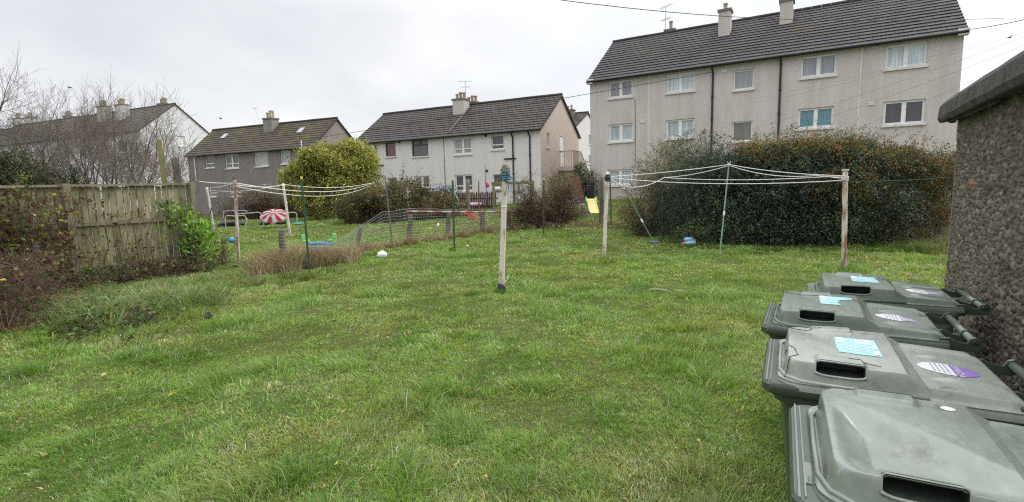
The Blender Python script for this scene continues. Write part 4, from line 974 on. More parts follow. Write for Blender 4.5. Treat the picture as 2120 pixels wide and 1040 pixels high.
# ------------------------------------------------------------------ shrubs
def lobes_points(lobes, n, lo=.7, hi=1.05, g=None, amp=.34):
    vol = np.array([r[0]*r[1]+r[1]*r[2]+r[0]*r[2] for c, r in lobes]); k = g.choice(len(lobes), n, p=vol/vol.sum())
    c = np.array([l[0] for l in lobes])[k]; r = np.array([l[1] for l in lobes])[k]
    d = unit(g.normal(size=(n, 3))); rad = lo+(hi-lo)*g.random(n)**.6
    bump = 1+amp*(fbm(c[:, 0]+d[:, 0]*2.3+d[:, 2]*1.1, c[:, 1]+d[:, 1]*2.3+d[:, 2]*1.7, 5, 3)-.5)*2
    P = c+d*r*(rad*bump)[:, None]; return P, d
def shrub(name, label, cat, base, lobes, n, L, Wd, cols, wts, group=None, twigs=120, droop=0., spray=1, lo=.55, tw_r=.006, seed=1, twmat=None, lm=None, up=.2, clump=4, var=.2, shoots=0, slen=.5, sgap=.42, rough_=.34):
    g = np.random.default_rng(seed); base = Vector(base); root = thing(name, label, cat, base, 0, group)
    lob = [(np.array(c, float), np.array(r, float)) for c, r in lobes]; wide = max(abs(c[0]) for c, r in lob) > 1.6
    for c, r in list(lob):
        for _ in range(clump):      # smaller clumps breaking the outline
            dd = g.normal(size=3); dd /= np.linalg.norm(dd); dd[2] = abs(dd[2])*.9 if g.random() < .75 else dd[2]; f = g.uniform(.18, .42); lob.append((c+dd*r*g.uniform(.78, 1.05), r*f))
    P, d = lobes_points(lob, n, lo, 1.05, g, rough_); keep = P[:, 2] > .02; P, d = P[keep], d[keep]
    col = palette(len(P), cols, wts, var, seed)
    pc = fbm(P[:, 0]*1.1+P[:, 2]*.7, P[:, 1]*1.1+P[:, 2]*.9, seed+3, 3); col = col*np.clip(.15+1.7*pc[:, None], .35, 1.7)
    if spray > 1:
        ax = d*np.array([1, 1, .6])+.7*g.normal(size=d.shape); ax[:, 2] += .35; ax = unit(ax); PP = []; AA = []; CC = []
        side = unit(np.cross(ax, g.normal(size=ax.shape)))
        for s in range(spray):
            t = (s/(spray-1)); off = ax*(t*L*spray*sgap)
            off = off+np.array([0, 0, -1.])*droop*(t**2)*L*spray*.5
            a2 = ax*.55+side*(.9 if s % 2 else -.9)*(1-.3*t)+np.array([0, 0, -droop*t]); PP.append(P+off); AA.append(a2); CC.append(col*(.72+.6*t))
        Pl = np.concatenate(PP); A = np.concatenate(AA); col = np.concatenate(CC)
    else: Pl = P; A = d*.7+.8*g.normal(size=d.shape); A[:, 2] += up-droop
    sh = []
    if shoots:      # stray shoots standing out of the outline
        cand = np.where((d[:, 2] > .05) & (P[:, 2] > np.percentile(P[:, 2], 45)))[0]; pick = g.choice(cand, min(shoots, len(cand)), replace=False); SP, SA, SC = [], [], []
        for q in pick:
            dr = d[q]*np.array([1, 1, .5])+.45*g.normal(size=3)+np.array([0, 0, .75]); dr /= np.linalg.norm(dr); ln = slen*(.35+.9*g.random()); p = P[q].copy(); nn = 6
            for j in range(nn):
                p2 = p+dr*ln/nn; dr = dr+np.array([0, 0, -.10])+.10*g.normal(size=3); dr /= np.linalg.norm(dr); sh.append((p, p2, .005*(1.1-j/nn), .005*(1.0-j/nn)))
                for _ in range(2): SP.append(p2+.01*g.normal(size=3)); SA.append(dr*.6+g.normal(size=3)*.7); SC.append(palette(1, cols, wts, var, int(q)*7+j)[0]*1.15)
                p = p2
        Pl = np.concatenate([Pl, np.array(SP)]); A = np.concatenate([A, np.array(SA)]); col = np.concatenate([col, np.array(SC)])
    leaves('foliage', Pl, np.full(len(Pl), L), np.full(len(Pl), Wd), col, lm or M_LEAF, root, A, up, seed+1)
    segs = list(sh)
    idx = g.choice(len(P), min(twigs, len(P)), replace=False)
    for i in idx:
        q = P[i]; kx = .9 if wide else .25; st = np.array([q[0]*kx+.15*g.normal(), q[1]*(.6 if wide else .25)+.15*g.normal(), -.03]); pts = [st+(q-st)*t+np.array([0, 0, .25*math.sin(math.pi*t)*max(q[2], .2)])*.5+.05*g.normal(size=3)*(t > 0) for t in np.linspace(0, 1.05, 6)]
        for k in range(5): segs.append((pts[k], pts[k+1], tw_r*(1.6-.26*k), tw_r*(1.6-.26*(k+1))))
    if segs: segs_mesh('branches', segs, twmat or M_TWIG, root, 4)
    return root
DGR = [(.044, .066, .046), (.072, .098, .072), (.027, .041, .030), (.14, .17, .138), (.105, .115, .045)]
# the big dark hedge: many overlapping drooping mounds along its line
def hedge():
    g = np.random.default_rng(5); a = Vector((HEDGE_L.x, HEDGE_L.y, 0)); b = Vector((HEDGE_R.x, HEDGE_R.y, 0)); d = (b-a); Lh = d.length; d.normalize(); n = Vector((-d.y, d.x, 0))
    tops = [(0, 345), (.06, 330), (.14, 316), (.2, 312), (.35, 318), (.5, 300), (.62, 294), (.74, 292), (.84, 296), (.94, 318), (1.0, 345)]
    lob = []
    for i, f in enumerate(np.linspace(.10, .88, 14)):
        u = 1380+f*(1885-1380); vt = np.interp(f, [t for t, _ in tops], [v for _, v in tops]); p = a+d*(Lh*f)
        Y = p.y+1.2; zt = at(u, vt, Y).z*.985
        c = n*(1.25+.15*g.normal()) + d*(Lh*f); lob.append(((c.x, c.y, zt*.42), (.95, 1.2, zt*.60)))
        c2 = n*(.75+.1*g.normal()) + d*(Lh*f+.25); lob.append(((c2.x, c2.y, zt*.26), (.75, .78, zt*.42)))
        c3 = n*1.6+d*(Lh*f+.2); lob.append(((c3.x, c3.y, zt*.70), (.8, .9, zt*.30)))
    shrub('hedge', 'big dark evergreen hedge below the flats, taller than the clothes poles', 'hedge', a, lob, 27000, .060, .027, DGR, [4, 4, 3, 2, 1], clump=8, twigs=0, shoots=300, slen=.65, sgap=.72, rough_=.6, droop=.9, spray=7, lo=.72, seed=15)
    # hard to see into: old dry growth fills the middle
    return a, d, n, Lh
HA, HD, HN, HL = hedge()
g0 = np.random.default_rng(8)
# cotoneaster with orange leaves and berries grown over the right half and the top of the hedge
def berries():
    lob = []
    for f, v in ((.42, 298), (.55, 292), (.66, 288), (.76, 290), (.86, 300), (.95, 312), (1.04, 322), (1.12, 330)):
        u = 1380+f*505; p = HA+HD*(HL*f)+HN*1.0; z = at(u, v, p.y).z; lob.append(((HD*(HL*f)+HN*1.0)[:]+() if False else ((HD.x*HL*f+HN.x*1.0, HD.y*HL*f+HN.y*1.0, z-.28)), (.62, .7, .34)))
    for f, v in ((.78, 372), (.70, 398), (.86, 400)):
        u = 1380+f*505; p = HA+HD*(HL*f); z = at(u, v, p.y).z; lob.append(((HD.x*HL*f+HN.x*.25, HD.y*HL*f+HN.y*.25, z), (.55, .35, .38)))
    lob2 = lob
    shrub('berry_bush', 'orange tinged berry bush sprawling over the right half of the dark hedge', 'bush', HA, lob2, 7600, .055, .03, [(.14, .145, .045), (.20, .155, .05), (.36, .15, .075), (.08, .105, .04), (.50, .17, .14)], [4, 3, 1.2, 2.5, .6], twigs=0, spray=3, droop=.2, lo=.5, seed=21, shoots=190, slen=.55)
berries()
def place(u, v, dy=0.): p = gnd(u, v); return Vector((p.x, p.y+dy, p.z))
# right end: wild reddish growth between the hedge and the shed
b = place(1905, 503); shrub('wild_shrub', 'ragged reddish brown shrub at the right end of the hedge beside the shed', 'bush', b, [((0, .6, 1.15), (.75, .8, 1.0)), ((.8, .8, 1.3), (.9, .8, 1.05)), ((.1, .3, .6), (.7, .6, .6)), ((1.6, 1.0, 1.2), (.8, .8, 1.0))], 9500, .06, .032, [(.09, .105, .035), (.15, .125, .045), (.16, .075, .05), (.075, .08, .035), (.25, .15, .07)], [3, 3, 2, 2, 1], twigs=420, spray=2, lo=.45, seed=23, tw_r=.005, shoots=160, slen=.7)
# left end: bare twiggy shrub and the taller olive one behind it
b = place(1352, 489); shrub('twiggy_shrub', 'thin half bare brown shrub at the left end of the dark hedge', 'bush', b, [((0, .5, .95), (1.0, .8, .95)), ((.9, .6, 1.2), (.8, .7, 1.1)), ((-.5, .4, .5), (.6, .6, .5)), ((.5, .7, 1.5), (.6, .6, .55))], 5600, .045, .024, [(.13, .105, .06), (.18, .14, .085), (.08, .09, .035), (.22, .12, .07), (.08, .06, .045)], [3, 2, 3, 1, 2], twigs=760, spray=2, lo=.35, seed=25, tw_r=.0045, twmat=M_BROWNTWIG, shoots=220, slen=.8)
p = place(1335, 487); b = Vector((p.x+1.5, p.y+2.3, p.z)); shrub('olive_shrub', 'tall loose olive green shrub rising behind the left end of the hedge', 'bush', b, [((0, 0, 2.0), (1.2, 1.0, 1.15)), ((.9, 0, 2.35), (.8, .8, .95)), ((-.75, 0, 1.5), (.6, .7, .8)), ((.45, .1, 2.9), (.55, .5, .55)), ((-.2, 0, 2.6), (.5, .5, .6)), ((.2, 0, 1.1), (1.0, .8, .9))], 6800, .052, .024, [(.11, .125, .04), (.16, .16, .06), (.22, .19, .085), (.075, .085, .035)], [4, 3, 2, 2], twigs=420, spray=2, lo=.4, seed=27, up=.6, shoots=120, slen=.6)
# middle distance
b = place(672, 456); b.y += 1.5; shrub('yellow_shrub', 'broad yellow green evergreen shrub in front of the grey house', 'bush', b, [((0, 0, 2.6), (2.0, 1.7, 1.75)), ((1.4, -.2, 2.9), (1.5, 1.4, 1.55)), ((-1.7, -.1, 2.0), (1.3, 1.3, 1.35)), ((.3, -.9, 1.3), (1.9, 1.2, 1.3)), ((2.2, -.2, 1.7), (1.0, 1.1, 1.2)), ((1.5, 0, 3.9), (.9, .9, .7)), ((-.6, 0, 3.7), (1.1, 1, .7))], 17000, .14, .07, [(.37, .345, .085), (.28, .285, .06), (.48, .44, .17), (.155, .19, .045), (.085, .11, .028)], [4, 4, 2.5, 3, 1.6], clump=7, twigs=60, spray=3, lo=.6, seed=31, up=.5, shoots=170, slen=.7)
b = place(815, 462); b.y += 1; shrub('bramble_thicket', 'low brown and green bramble thicket right of the yellow shrub', 'bush', b, [((-2.0, 0, .7), (1.2, 1, .8)), ((-.6, 0, .95), (1.0, 1, .9)), ((.5, 0, 1.25), (.9, .8, .8)), ((1.8, .1, .75), (1.1, 1, .7)), ((2.7, .1, .5), (.9, .8, .5)), ((-.2, -.5, .45), (2, .7, .5)), ((1.2, 0, 1.3), (.5, .5, .5))], 9500, .085, .05, [(.07, .09, .035), (.13, .13, .045), (.20, .145, .06), (.20, .09, .055), (.05, .055, .03), (.24, .20, .10)], [4, 3, 2, 1.2, 2, 1.2], clump=6, shoots=240, slen=.8, twigs=420, spray=2, lo=.5, seed=33, tw_r=.007, twmat=M_BROWNTWIG)
b = place(735, 462); b.y += .5; shrub('bramble_thicket', 'dark green bramble clump at the foot of the yellow shrub', 'bush', b, [((0, 0, .7), (1.1, .8, .75)), ((.9, .1, .8), (.9, .7, .75))], 5000, .085, .05, [(.04, .06, .025), (.06, .08, .03), (.09, .08, .035)], [3, 3, 1], twigs=100, spray=2, lo=.5, seed=34)
b = place(500, 463); b.y += 6; shrub('bare_bramble', 'tangled leafless bramble along the foot of the grey house', 'bush', b, [((-3.2, 0, .9), (1.8, 1, 1.0)), ((-.8, 0, 1.1), (1.8, 1, 1.15)), ((1.3, 0, 1.0), (1.5, 1, 1.05)), ((-1.8, -.4, 1.6), (1.4, .7, .9))], 5200, .07, .04, [(.16, .125, .08), (.11, .085, .055), (.20, .17, .11), (.09, .10, .04)], [3, 3, 2, 1], twigs=900, spray=2, lo=.3, seed=35, tw_r=.011, twmat=M_BROWNTWIG)
b = place(1140, 472); b.y += .4; shrub('brown_thicket', 'rounded brown winter thicket on the fence line below the outside stair', 'bush', b, [((-.55, 0, .7), (.75, .6, .75)), ((.35, .1, .95), (.75, .6, .9)), ((1.0, .1, .6), (.40, .5, .55)), ((-1.0, 0, 1.15), (.4, .4, .7)), ((.75, .2, 1.45), (.45, .4, .5)), ((-1.5, 0, .45), (.5, .4, .45))], 4600, .055, .026, [(.15, .105, .065), (.20, .145, .09), (.11, .08, .05), (.14, .14, .055), (.27, .21, .13)], [4, 3, 3, 1.3, 1.3], shoots=150, slen=.7, twigs=1100, spray=2, lo=.25, seed=37, tw_r=.006, twmat=M_BROWNTWIG)
b = at(1206, 400, 31); b.z = .4; shrub('green_shrub', 'olive green shrub beside the outside stair of the pale house', 'bush', b, [((0, 0, 1.7), (.6, .6, 1.0)), ((.5, 0, 1.3), (.6, .6, .9)), ((-.4, -.2, 1.1), (.9, .6, .8)), ((-1.4, -.2, 1.4), (.8, .5, .6))], 4200, .085, .04, [(.08, .10, .03), (.12, .13, .045), (.05, .065, .025)], [3, 2, 2], twigs=60, spray=2, lo=.5, seed=39)
b = at(925, 400, 33.5); b.z = .2; shrub('green_shrub', 'dark green shrub below the window of the pale house behind the swing', 'bush', b, [((0, 0, .8), (1.1, .6, .85)), ((-1.2, 0, .7), (.9, .6, .7))], 2600, .085, .045, [(.04, .06, .025), (.07, .09, .04), (.10, .10, .05)], [3, 2, 1], twigs=20, spray=2, lo=.5, seed=41)
# dark evergreens behind the left fence
b = at(22, 400, 19); b.z = 0; shrub('conifer_shrub', 'dark olive conifer shrub behind the left end of the plank fence', 'bush', b, [((0, 0, 1.7), (1.3, 1.1, 1.5)), ((.7, 0, 1.4), (1.0, 1, 1.2)), ((-.6, 0, 2.3), (.9, .8, .9))], 10000, .10, .03, [(.045, .055, .022), (.07, .075, .03), (.03, .035, .018), (.10, .09, .04)], [4, 3, 3, 1], twigs=160, spray=3, droop=.3, lo=.4, seed=43)
b = at(108, 400, 20); b.z = 0; shrub('conifer_shrub', 'olive feathery shrub behind the fence under the bare trees', 'bush', b, [((0, 0, 1.5), (1.0, 1, 1.4)), ((-.5, 0, 2.0), (.8, .8, .8)), ((.5, 0, 1.3), (.9, .8, 1.0))], 6500, .10, .028, [(.06, .068, .026), (.085, .085, .035), (.04, .045, .02), (.11, .095, .045)], [4, 3, 2, 1], twigs=320, spray=3, droop=.2, lo=.25, seed=45)
b = at(48, 400, 15); b.z = 0; shrub('yellow_leaved_shoot', 'thin shoots with yellow green leaves just over the plank fence', 'plant', b, [((0, 0, 2.0), (.12, .2, .35)), ((.1, 0, 2.4), (.18, .2, .25)), ((-.3, 0, 1.75), (.2, .2, .2))], 120, .06, .035, [(.20, .22, .03), (.13, .17, .03)], [1, 1], clump=0, twigs=14, lo=.1, seed=47)

# ------------------------------------------------------------------ bare trees
def tree(label, base, h, stems, spread, seed, r0=.09, group='bare trees behind the plank fence', depth=5, lean=(0, 0), up=.22, curl=.25, first=.25, kids=3, twr=.005, shrink=.74, name='bare_tree', thick=.022):
    g = random.Random(seed); root = thing(name, label, 'tree', base, 0, group); big = []; fine = []
    def grow(p, d, L, r, k):
        n = 4 if k < 2 else 3; pts = [p]; dd = Vector(d)
        for i in range(n):
            dd = (dd+Vector((g.gauss(0, curl), g.gauss(0, curl), g.gauss(0, curl)*.6+up*.5))*.42).normalized(); q = pts[-1]+dd*L/n
            r1 = r*(1-.42*(i+1)/n); (big if r > thick else fine).append((tuple(pts[-1]), tuple(q), max(r*(1-.42*i/n), twr*.8), max(r1, twr*.7))); pts.append(q)
            if k < depth and (i >= 2 or (k > 0 and i >= 1) or k > 2):
                for _ in range(0 if g.random() < .12 else (1 if g.random() < .72 else 2)):
                    a = dd.orthogonal(); a.rotate(Matrix.Rotation(g.random()*6.283, 3, dd)); ang = g.uniform(.4, .95)
                    nd = (dd*math.cos(ang)+a*math.sin(ang)+Vector((0, 0, up))).normalized(); grow(q, nd, L*g.uniform(.5, shrink), r1*.62, k+1)
        if k < depth: grow(pts[-1], dd, L*shrink, r*.56, k+1)
    for s in range(stems):
        a = 6.283*s/stems+g.uniform(-.4, .4); tilt = spread*g.uniform(.5, 1.1) if stems > 1 else spread*.2
        d = Vector((math.cos(a)*math.sin(tilt)+lean[0], math.sin(a)*math.sin(tilt)+lean[1], math.cos(tilt))).normalized()
        grow(Vector((.08*math.cos(a), .08*math.sin(a), -.05)), d, h*first*g.uniform(.85, 1.15), r0*g.uniform(.7, 1.1), 0)
    if big: segs_mesh('trunk', big, M_BARK, root, 7)
    segs_mesh('crown', fine, M_TWIG, root, 3); return root
def tb(u, Y): p = at(u, 400, Y); return (p.x, p.y, 0)
TREES = True
tree('tall bare birch leaning in at the left edge of the photo', tb(-95, 21), 8.2, 2, .22, 4, .10, depth=5, first=.34, up=.14, curl=.26, lean=(.04, 0))
tree('bare tree with a single dark trunk near the left edge', tb(62, 24), 7.2, 1, .4, 9, .12, depth=5, first=.34, up=.12, curl=.26)
tree('spreading bare tree fanning out from several stems in the middle of the group', tb(186, 25), 7.6, 6, .78, 14, .08, depth=5, first=.33, up=.22, curl=.17)
tree('bare tree with a stout short trunk next to the multi-stemmed one', tb(214, 24), 6.6, 4, .62, 22, .085, depth=5, first=.32, up=.24, curl=.18)
tree('bare tree leaning right in front of the white gable', tb(254, 22), 6.2, 3, .55, 31, .085, depth=5, first=.33, up=.24, curl=.2, lean=(.14, 0))
tree('low arching bare shrub just behind the end of the plank fence', tb(404, 16), 4.4, 4, .7, 45, .032, depth=4, first=.38, up=.08, curl=.34, lean=(-.3, 0), name='bare_shrub', twr=.005, thick=.02)
tree('low arching leafless shrub with branches crossing the white gable wall', tb(318, 19), 4.6, 5, .95, 51, .038, depth=4, first=.36, up=.10, curl=.26, lean=(.1, 0), name='bare_shrub', twr=.005, thick=.02)

# ------------------------------------------------------------------ plank fence on the left with brambles
FR = gnd(412, 556); FDIR = Vector((-.443, -.896, 0))
def build_fence():
    L_ = 4.6; A = FR+FDIR*L_; fr = Frame((A.x, A.y), (FR.x, FR.y)); root = thing('plank_fence', 'weathered greenish plank fence with a capped top rail on the left', 'fence', fr.A, fr.rz)
    g = random.Random(2); zt = fr.hit(300, 379).z; zt0 = fr.hit(60, 386).z; top = lambda x: zt0+(zt-zt0)*x/L_
    zbase = float(terrain(FR.x, FR.y))-.05
    i = 0; x = 0.04
    while x < L_-.1:
        w = .105+g.uniform(-.006, .006); m = MB(); tl = g.gauss(0, .006); zz0 = zbase+.06+g.uniform(-.02, .02); zz1 = top(x)-.05+g.uniform(-.012, .012); th = .018
        m.add([(x, .03, zz0), (x+w, .03, zz0), (x+w, .03+th, zz0), (x, .03+th, zz0), (x+tl, .03, zz1), (x+w+tl, .03, zz1), (x+w+tl, .03+th, zz1), (x+tl, .03+th, zz1)], [(0,3,2,1),(4,5,6,7),(0,1,5,4),(1,2,6,5),(2,3,7,6),(3,0,4,7)])
        m.build('board', FENCEM[i % 4], root); i += 1; x += w+.024+g.uniform(-.008, .01)
    rl = MB(); zr = fr.hit(250, 461).z-.03; rl.box((.0, -.012, zr), (L_-.05, .027, zr+.085)); rl.build('rail', M_OLDWOOD, root)
    r2 = MB(); z2 = zbase+.3; r2.box((.0, -.012, z2), (L_-.05, .027, z2+.085)); r2.build('rail', M_OLDWOOD, root)
    cp = MB(); cp.add([(0, -.045, top(0)-.045), (L_, -.045, top(L_)-.045), (L_, .065, top(L_)-.045), (0, .065, top(0)-.045), (0, -.045, top(0)), (L_, -.045, top(L_)), (L_, .065, top(L_)), (0, .065, top(0))], [(0,3,2,1),(4,5,6,7),(0,1,5,4),(1,2,6,5),(2,3,7,6),(3,0,4,7)]); cp.build('top_rail', M_OLDWOOD, root)
    for xx, w in ((fr.hit(137, 420).x, .125), (L_-.02, .11)):
        m = MB(); m.box((xx-w/2, -.095, zbase-.1), (xx+w/2, -.014 if xx < L_-.1 else .09, top(xx)+.015)); o = m.build('post', M_OLDWOOD, root); bv = o.modifiers.new('b', 'BEVEL'); bv.width = .008; bv.segments = 1
    return fr
FENCEM = [mat('fence_board', (c*1.26, c*1.09, c*.73), .9, .12, 0, 5, (c*.5, c*.5, c*.26), .35, 50, stretch=(1.3, 1.3, .3)) for c in (.30, .265, .24, .285)]
FFR = build_fence()
def fpt(x, y, z): return FFR.A+FFR.x*x+FFR.y*y+Vector((0, 0, z))
# two old stakes of the wire fence in front of the boards, each with a roll of wire netting
for u0, v0, u1, v1, lab in ((363, 474, 368, 552, 'short pale stake wrapped in wire netting at the right part of the plank fence'), (72, 498, 82, 604, 'short grey stake wrapped in wire netting among the brambles at the left edge')):
    p = gnd(u1, v1+14); t = at(u0, v0, p.y); root = thing('fence_stake', lab, 'post', p, 0, 'stakes wrapped in wire netting')
    m = MB(); q = t-p; m.tube([(0, 0, -.1), q*.5, q], [.055, .052, .05], 8); m.build('stake', M_GREYWOOD, root)
    n = MB()
    for k in range(9):
        c = q*(.1+.8*k/8); n.tube([(c.x+.068*math.cos(a), c.y+.068*math.sin(a), c.z) for a in np.linspace(0, 6.28, 11)], .0018, 3, False)
    for k in range(9):
        a = 6.28*k/9; e = Vector((.068*math.cos(a), .068*math.sin(a), 0)); n.tube([q*.08+e, q*.92+e], .0018, 3, False)
    n.build('wire_netting', M_METAL, root)
# brambles: arching brown canes with a scatter of green, yellow and dark red leaves
def bramble(name, label, path, ncan, hmax, nleaf, seed, cols, wts, spread=.3, reach=.9, lsize=.06, cat='bramble'):
    g = np.random.default_rng(seed); base = Vector(path[0]); root = thing(name, label, cat, base, 0); segs = []; LP = []
    pts = [Vector(p)-base for p in path]
    for i in range(ncan):
        k = g.integers(0, len(pts)-1) if len(pts) > 1 else 0; t = g.random(); s = pts[k].lerp(pts[min(k+1, len(pts)-1)], t); s = np.array([s.x+spread*g.normal(), s.y+spread*g.normal(), -.03])
        a = g.random()*6.283; R_ = reach*(.3+.9*g.random()); H_ = hmax*(.25+.8*g.random()); n = 8; prev = s
        for j in range(1, n+1):
            f = j/n; q = s+np.array([math.cos(a)*R_*f, math.sin(a)*R_*f, H_*math.sin(f*2.2)/1.0*.95])+.035*g.normal(size=3); q[2] = max(q[2], .01)
            segs.append((prev, q, .0055*(1.15-.6*f), .0055*(1.15-.6*(f+1/n)))); prev = q
            if g.random() < .8: LP.append(q+.05*g.normal(size=3))
    segs_mesh('canes', segs, M_BROWNTWIG, root, 4)
    LP = np.array(LP); P = LP[g.integers(0, len(LP), nleaf)]+.05*g.normal(size=(nleaf, 3)); P[:, 2] = np.maximum(P[:, 2], .02)
    # leaflets in threes
    A = g.normal(size=(nleaf, 3))*np.array([1, 1, .5]); P3 = np.repeat(P, 3, 0); A3 = np.repeat(unit(A), 3, 0)+.75*g.normal(size=(nleaf*3, 3))*np.array([1, 1, .4])
    leaves('foliage', P3, np.full(nleaf*3, lsize), np.full(nleaf*3, lsize*.68), np.repeat(palette(nleaf, cols, wts, .2, seed), 3, 0), M_LEAF, root, A3, 0, seed); return root
BC = [(.10, .14, .045), (.15, .19, .05), (.32, .27, .06), (.15, .075, .06), (.10, .045, .04), (.22, .14, .07)]
xl = FFR.L
bramble('bramble', 'brown bramble climbing the left end of the plank fence, yellow and dark red leaves', [fpt(.1, -.25, 0), fpt(.9, -.25, 0), fpt(1.9, -.22, 0)], 420, 2.0, 1700, 3, BC, [3, 3, 2.4, 3, 2.4, 2], .13, .8, .075)
bramble('bramble', 'low tangle of brown bramble canes in the bottom left corner of the lawn', [gnd(-40, 700), gnd(15, 650), gnd(60, 610)], 560, 1.0, 520, 5, BC, [2, 1.5, .6, 2, 3, 3], .2, .9)
bramble('bramble', 'thin bramble with wine red leaves against the middle of the plank fence', [fpt(2.5, -.15, 0), fpt(3.6, -.15, 0)], 34, 1.5, 90, 7, BC, [1, 1, 1, 4, 4, 2], .08, .6)
bramble('bramble', 'green bramble trailing in the grass in front of the plank fence', [gnd(150, 600), gnd(230, 588), gnd(320, 572), gnd(400, 565)], 120, .4, 900, 9, [(.09, .15, .045), (.14, .2, .06), (.06, .1, .03), (.2, .14, .07)], [3, 3, 2, 1], .16, .6, .055)
bramble('bramble', 'low bramble sprawling over the grass tussock at the lower left', [gnd(60, 660), gnd(130, 640), gnd(200, 690), gnd(290, 680)], 90, .28, 800, 11, [(.08, .14, .04), (.12, .19, .06), (.06, .09, .03), (.18, .12, .06)], [3, 3, 2, 1], .16, .55, .055)
bramble('bramble', 'dead brown bramble heap at the foot of the plank fence', [fpt(2.7, -.35, 0), fpt(3.4, -.4, 0), fpt(4.3, -.4, 0)], 170, .40, 120, 13, BC, [1, 1, .5, 3, 3, 3], .15, .55)
# broad leaved green laurel by the fence end
b = gnd(392, 562); lob = [((.05, 0, 1.0), (.33, .28, .45)), ((-.25, -.05, 1.35), (.22, .2, .25)), ((.22, 0, .65), (.30, .26, .40)), ((.35, 0, .95), (.2, .2, .25)), ((-.42, -.05, 1.5), (.12, .1, .12)), ((.45, .05, .6), (.2, .2, .35))]
shrub('laurel', 'glossy bright green laurel growing through the right end of the plank fence', 'shrub', b, lob, 760, .145, .05, [(.13, .24, .03), (.20, .32, .06), (.07, .15, .02), (.26, .33, .10)], [4, 3, 2, 1], twigs=30, lo=.3, seed=61, up=.9, lm=leaf_mat('laurel_leaf', .3, .3, .6))
bramble('weed_stems', 'dry brown weed stems beside the laurel at the fence end', [gnd(445, 552), gnd(475, 545)], 40, .8, 70, 63, [(.16, .10, .06), (.11, .12, .05), (.2, .15, .08)], [2, 1, 1], .12, .18, .05, 'weeds')

def litter():
    g = np.random.default_rng(44); n = 520; y = 2.2+17*g.random(n)**1.3; x = (g.random(n)*2-1)*(1.0*y+.5); k = keep_off(x, y); x, y = x[k], y[k]; n = len(x)
    P = np.stack([x, y, terrain(x, y)+.02+.035*g.random(n)], 1); A = g.normal(size=(n, 3))*np.array([1, 1, .25]); sz = .022+.028*g.random(n)
    leaves('leaf_litter', P, sz, sz*.65, palette(n, [(.30, .21, .10), (.16, .09, .05), (.42, .33, .10), (.09, .06, .045)], [3, 3, 1, 2], .2, 9), M_DEAD, None, A, 0, 5)['kind'] = 'stuff'
litter()
# ------------------------------------------------------------------ posts and washing lines
def post(ut, vt, ub, vb, r, m_, name, label, cat, group=None, capm=None, taper=.92, n=10, dip=.15, yb=None, wob=.006, capz=.05, seed=0):
    p = gnd(ub, vb) if yb is None else at(ub, vb, yb); t = at(ut, vt, p.y); root = thing(name, label, cat, p, 0, group); q = t-p
    m = MB(); k = 9; pts = [q*(i/(k-1))+Vector((wob*mnoise.noise(Vector((i*.9, seed, 0))), wob*mnoise.noise(Vector((i*.9, seed, 9))), 0)) for i in range(k)]
    pts[0] = pts[0]-Vector((0, 0, dip)); rr = [r*(1-(1-taper)*i/(k-1))*(1+.05*mnoise.noise(Vector((i*1.3, seed, 3)))) for i in range(k)]
    m.tube(pts, rr, n); m.build('shaft', m_, root, n > 8)
    if capm:
        c = MB(); d = q.normalized(); c.tube([q-d*capz, q+d*.004], r*1.12, n); c.build('cap', capm, root)
    return root, t
CP = 'clothes poles on the drying green'
r1, T1 = post(1046, 350, 1038, 604, .047, M_WHITEPOST, 'clothes_pole', 'thick white clothes pole alone mid lawn with rope wound round its top', 'clothes pole', CP, seed=1)
base_m = MB(); base_m.sphere((0, 0, .05), (.075, .075, .10), 12, 8, .3, 4); base_m.build('mud_collar', mat('black_mud', (.035, .035, .035), .7, .3, .4, 20, bump=.5), r1, True)
tie = MB(); q = T1-r1.location; c = q*.70; tie.tube([(c.x+.05*math.cos(a), c.y+.05*math.sin(a), c.z) for a in np.linspace(0, 6.3, 14)], .006, 5); c = q*.075; tie.tube([c+Vector((.05, -.02, 0)), c+Vector((.09, -.04, .05)), c+Vector((.12, -.05, .13))], .008, 5); tie.build('cable_tie', M_PVC, r1)
r2, T2 = post(1258, 356, 1250, 538, .043, M_WHITEPOST, 'clothes_pole', 'flaking white clothes pole with a dark rope knot, left of both green props', 'clothes pole', CP, seed=2)
r3, T3 = post(1750, 352, 1747, 561, .046, M_RUSTPOST, 'clothes_pole', 'white clothes pole with long rust streaks standing behind the bins', 'clothes pole', CP, seed=3)
cpm = MB(); q = T3-r3.location; cpm.tube([q-Vector((0, 0, .015)), q+Vector((0, 0, .012))], .060, 12); cpm.build('cap', M_WHITEPOST, r3)
r4, T4 = post(486, 374, 495, 549, .036, M_RUSTPOST, 'clothes_pole', 'rusty brown and white clothes pole nearest the plank fence', 'clothes pole', CP, seed=4)
r5, T5 = post(586, 380, 601, 491, .050, M_WHITEPOST, 'clothes_pole', 'white clothes pole leaning left in front of the striped parasol', 'clothes pole', CP, seed=5)
r6, T6 = post(428, 388, 443, 478, .055, M_WHITEPOST, 'clothes_pole', 'far thin pale clothes pole leaning left just past the plank fence', 'clothes pole', CP, seed=6)
r7, T7 = post(734, 393, 737, 455, .055, M_GREYWOOD, 'clothes_pole', 'grey clothes pole half hidden at the right edge of the yellow shrub', 'clothes pole', CP, seed=7)
fin = MB(); q = T4-r4.location; fin.tube([q, q+Vector((0, 0, .06)), q+Vector((.0, 0, .10))], [.03, .045, .02], 8); fin.build('cap', M_BARK, r4)
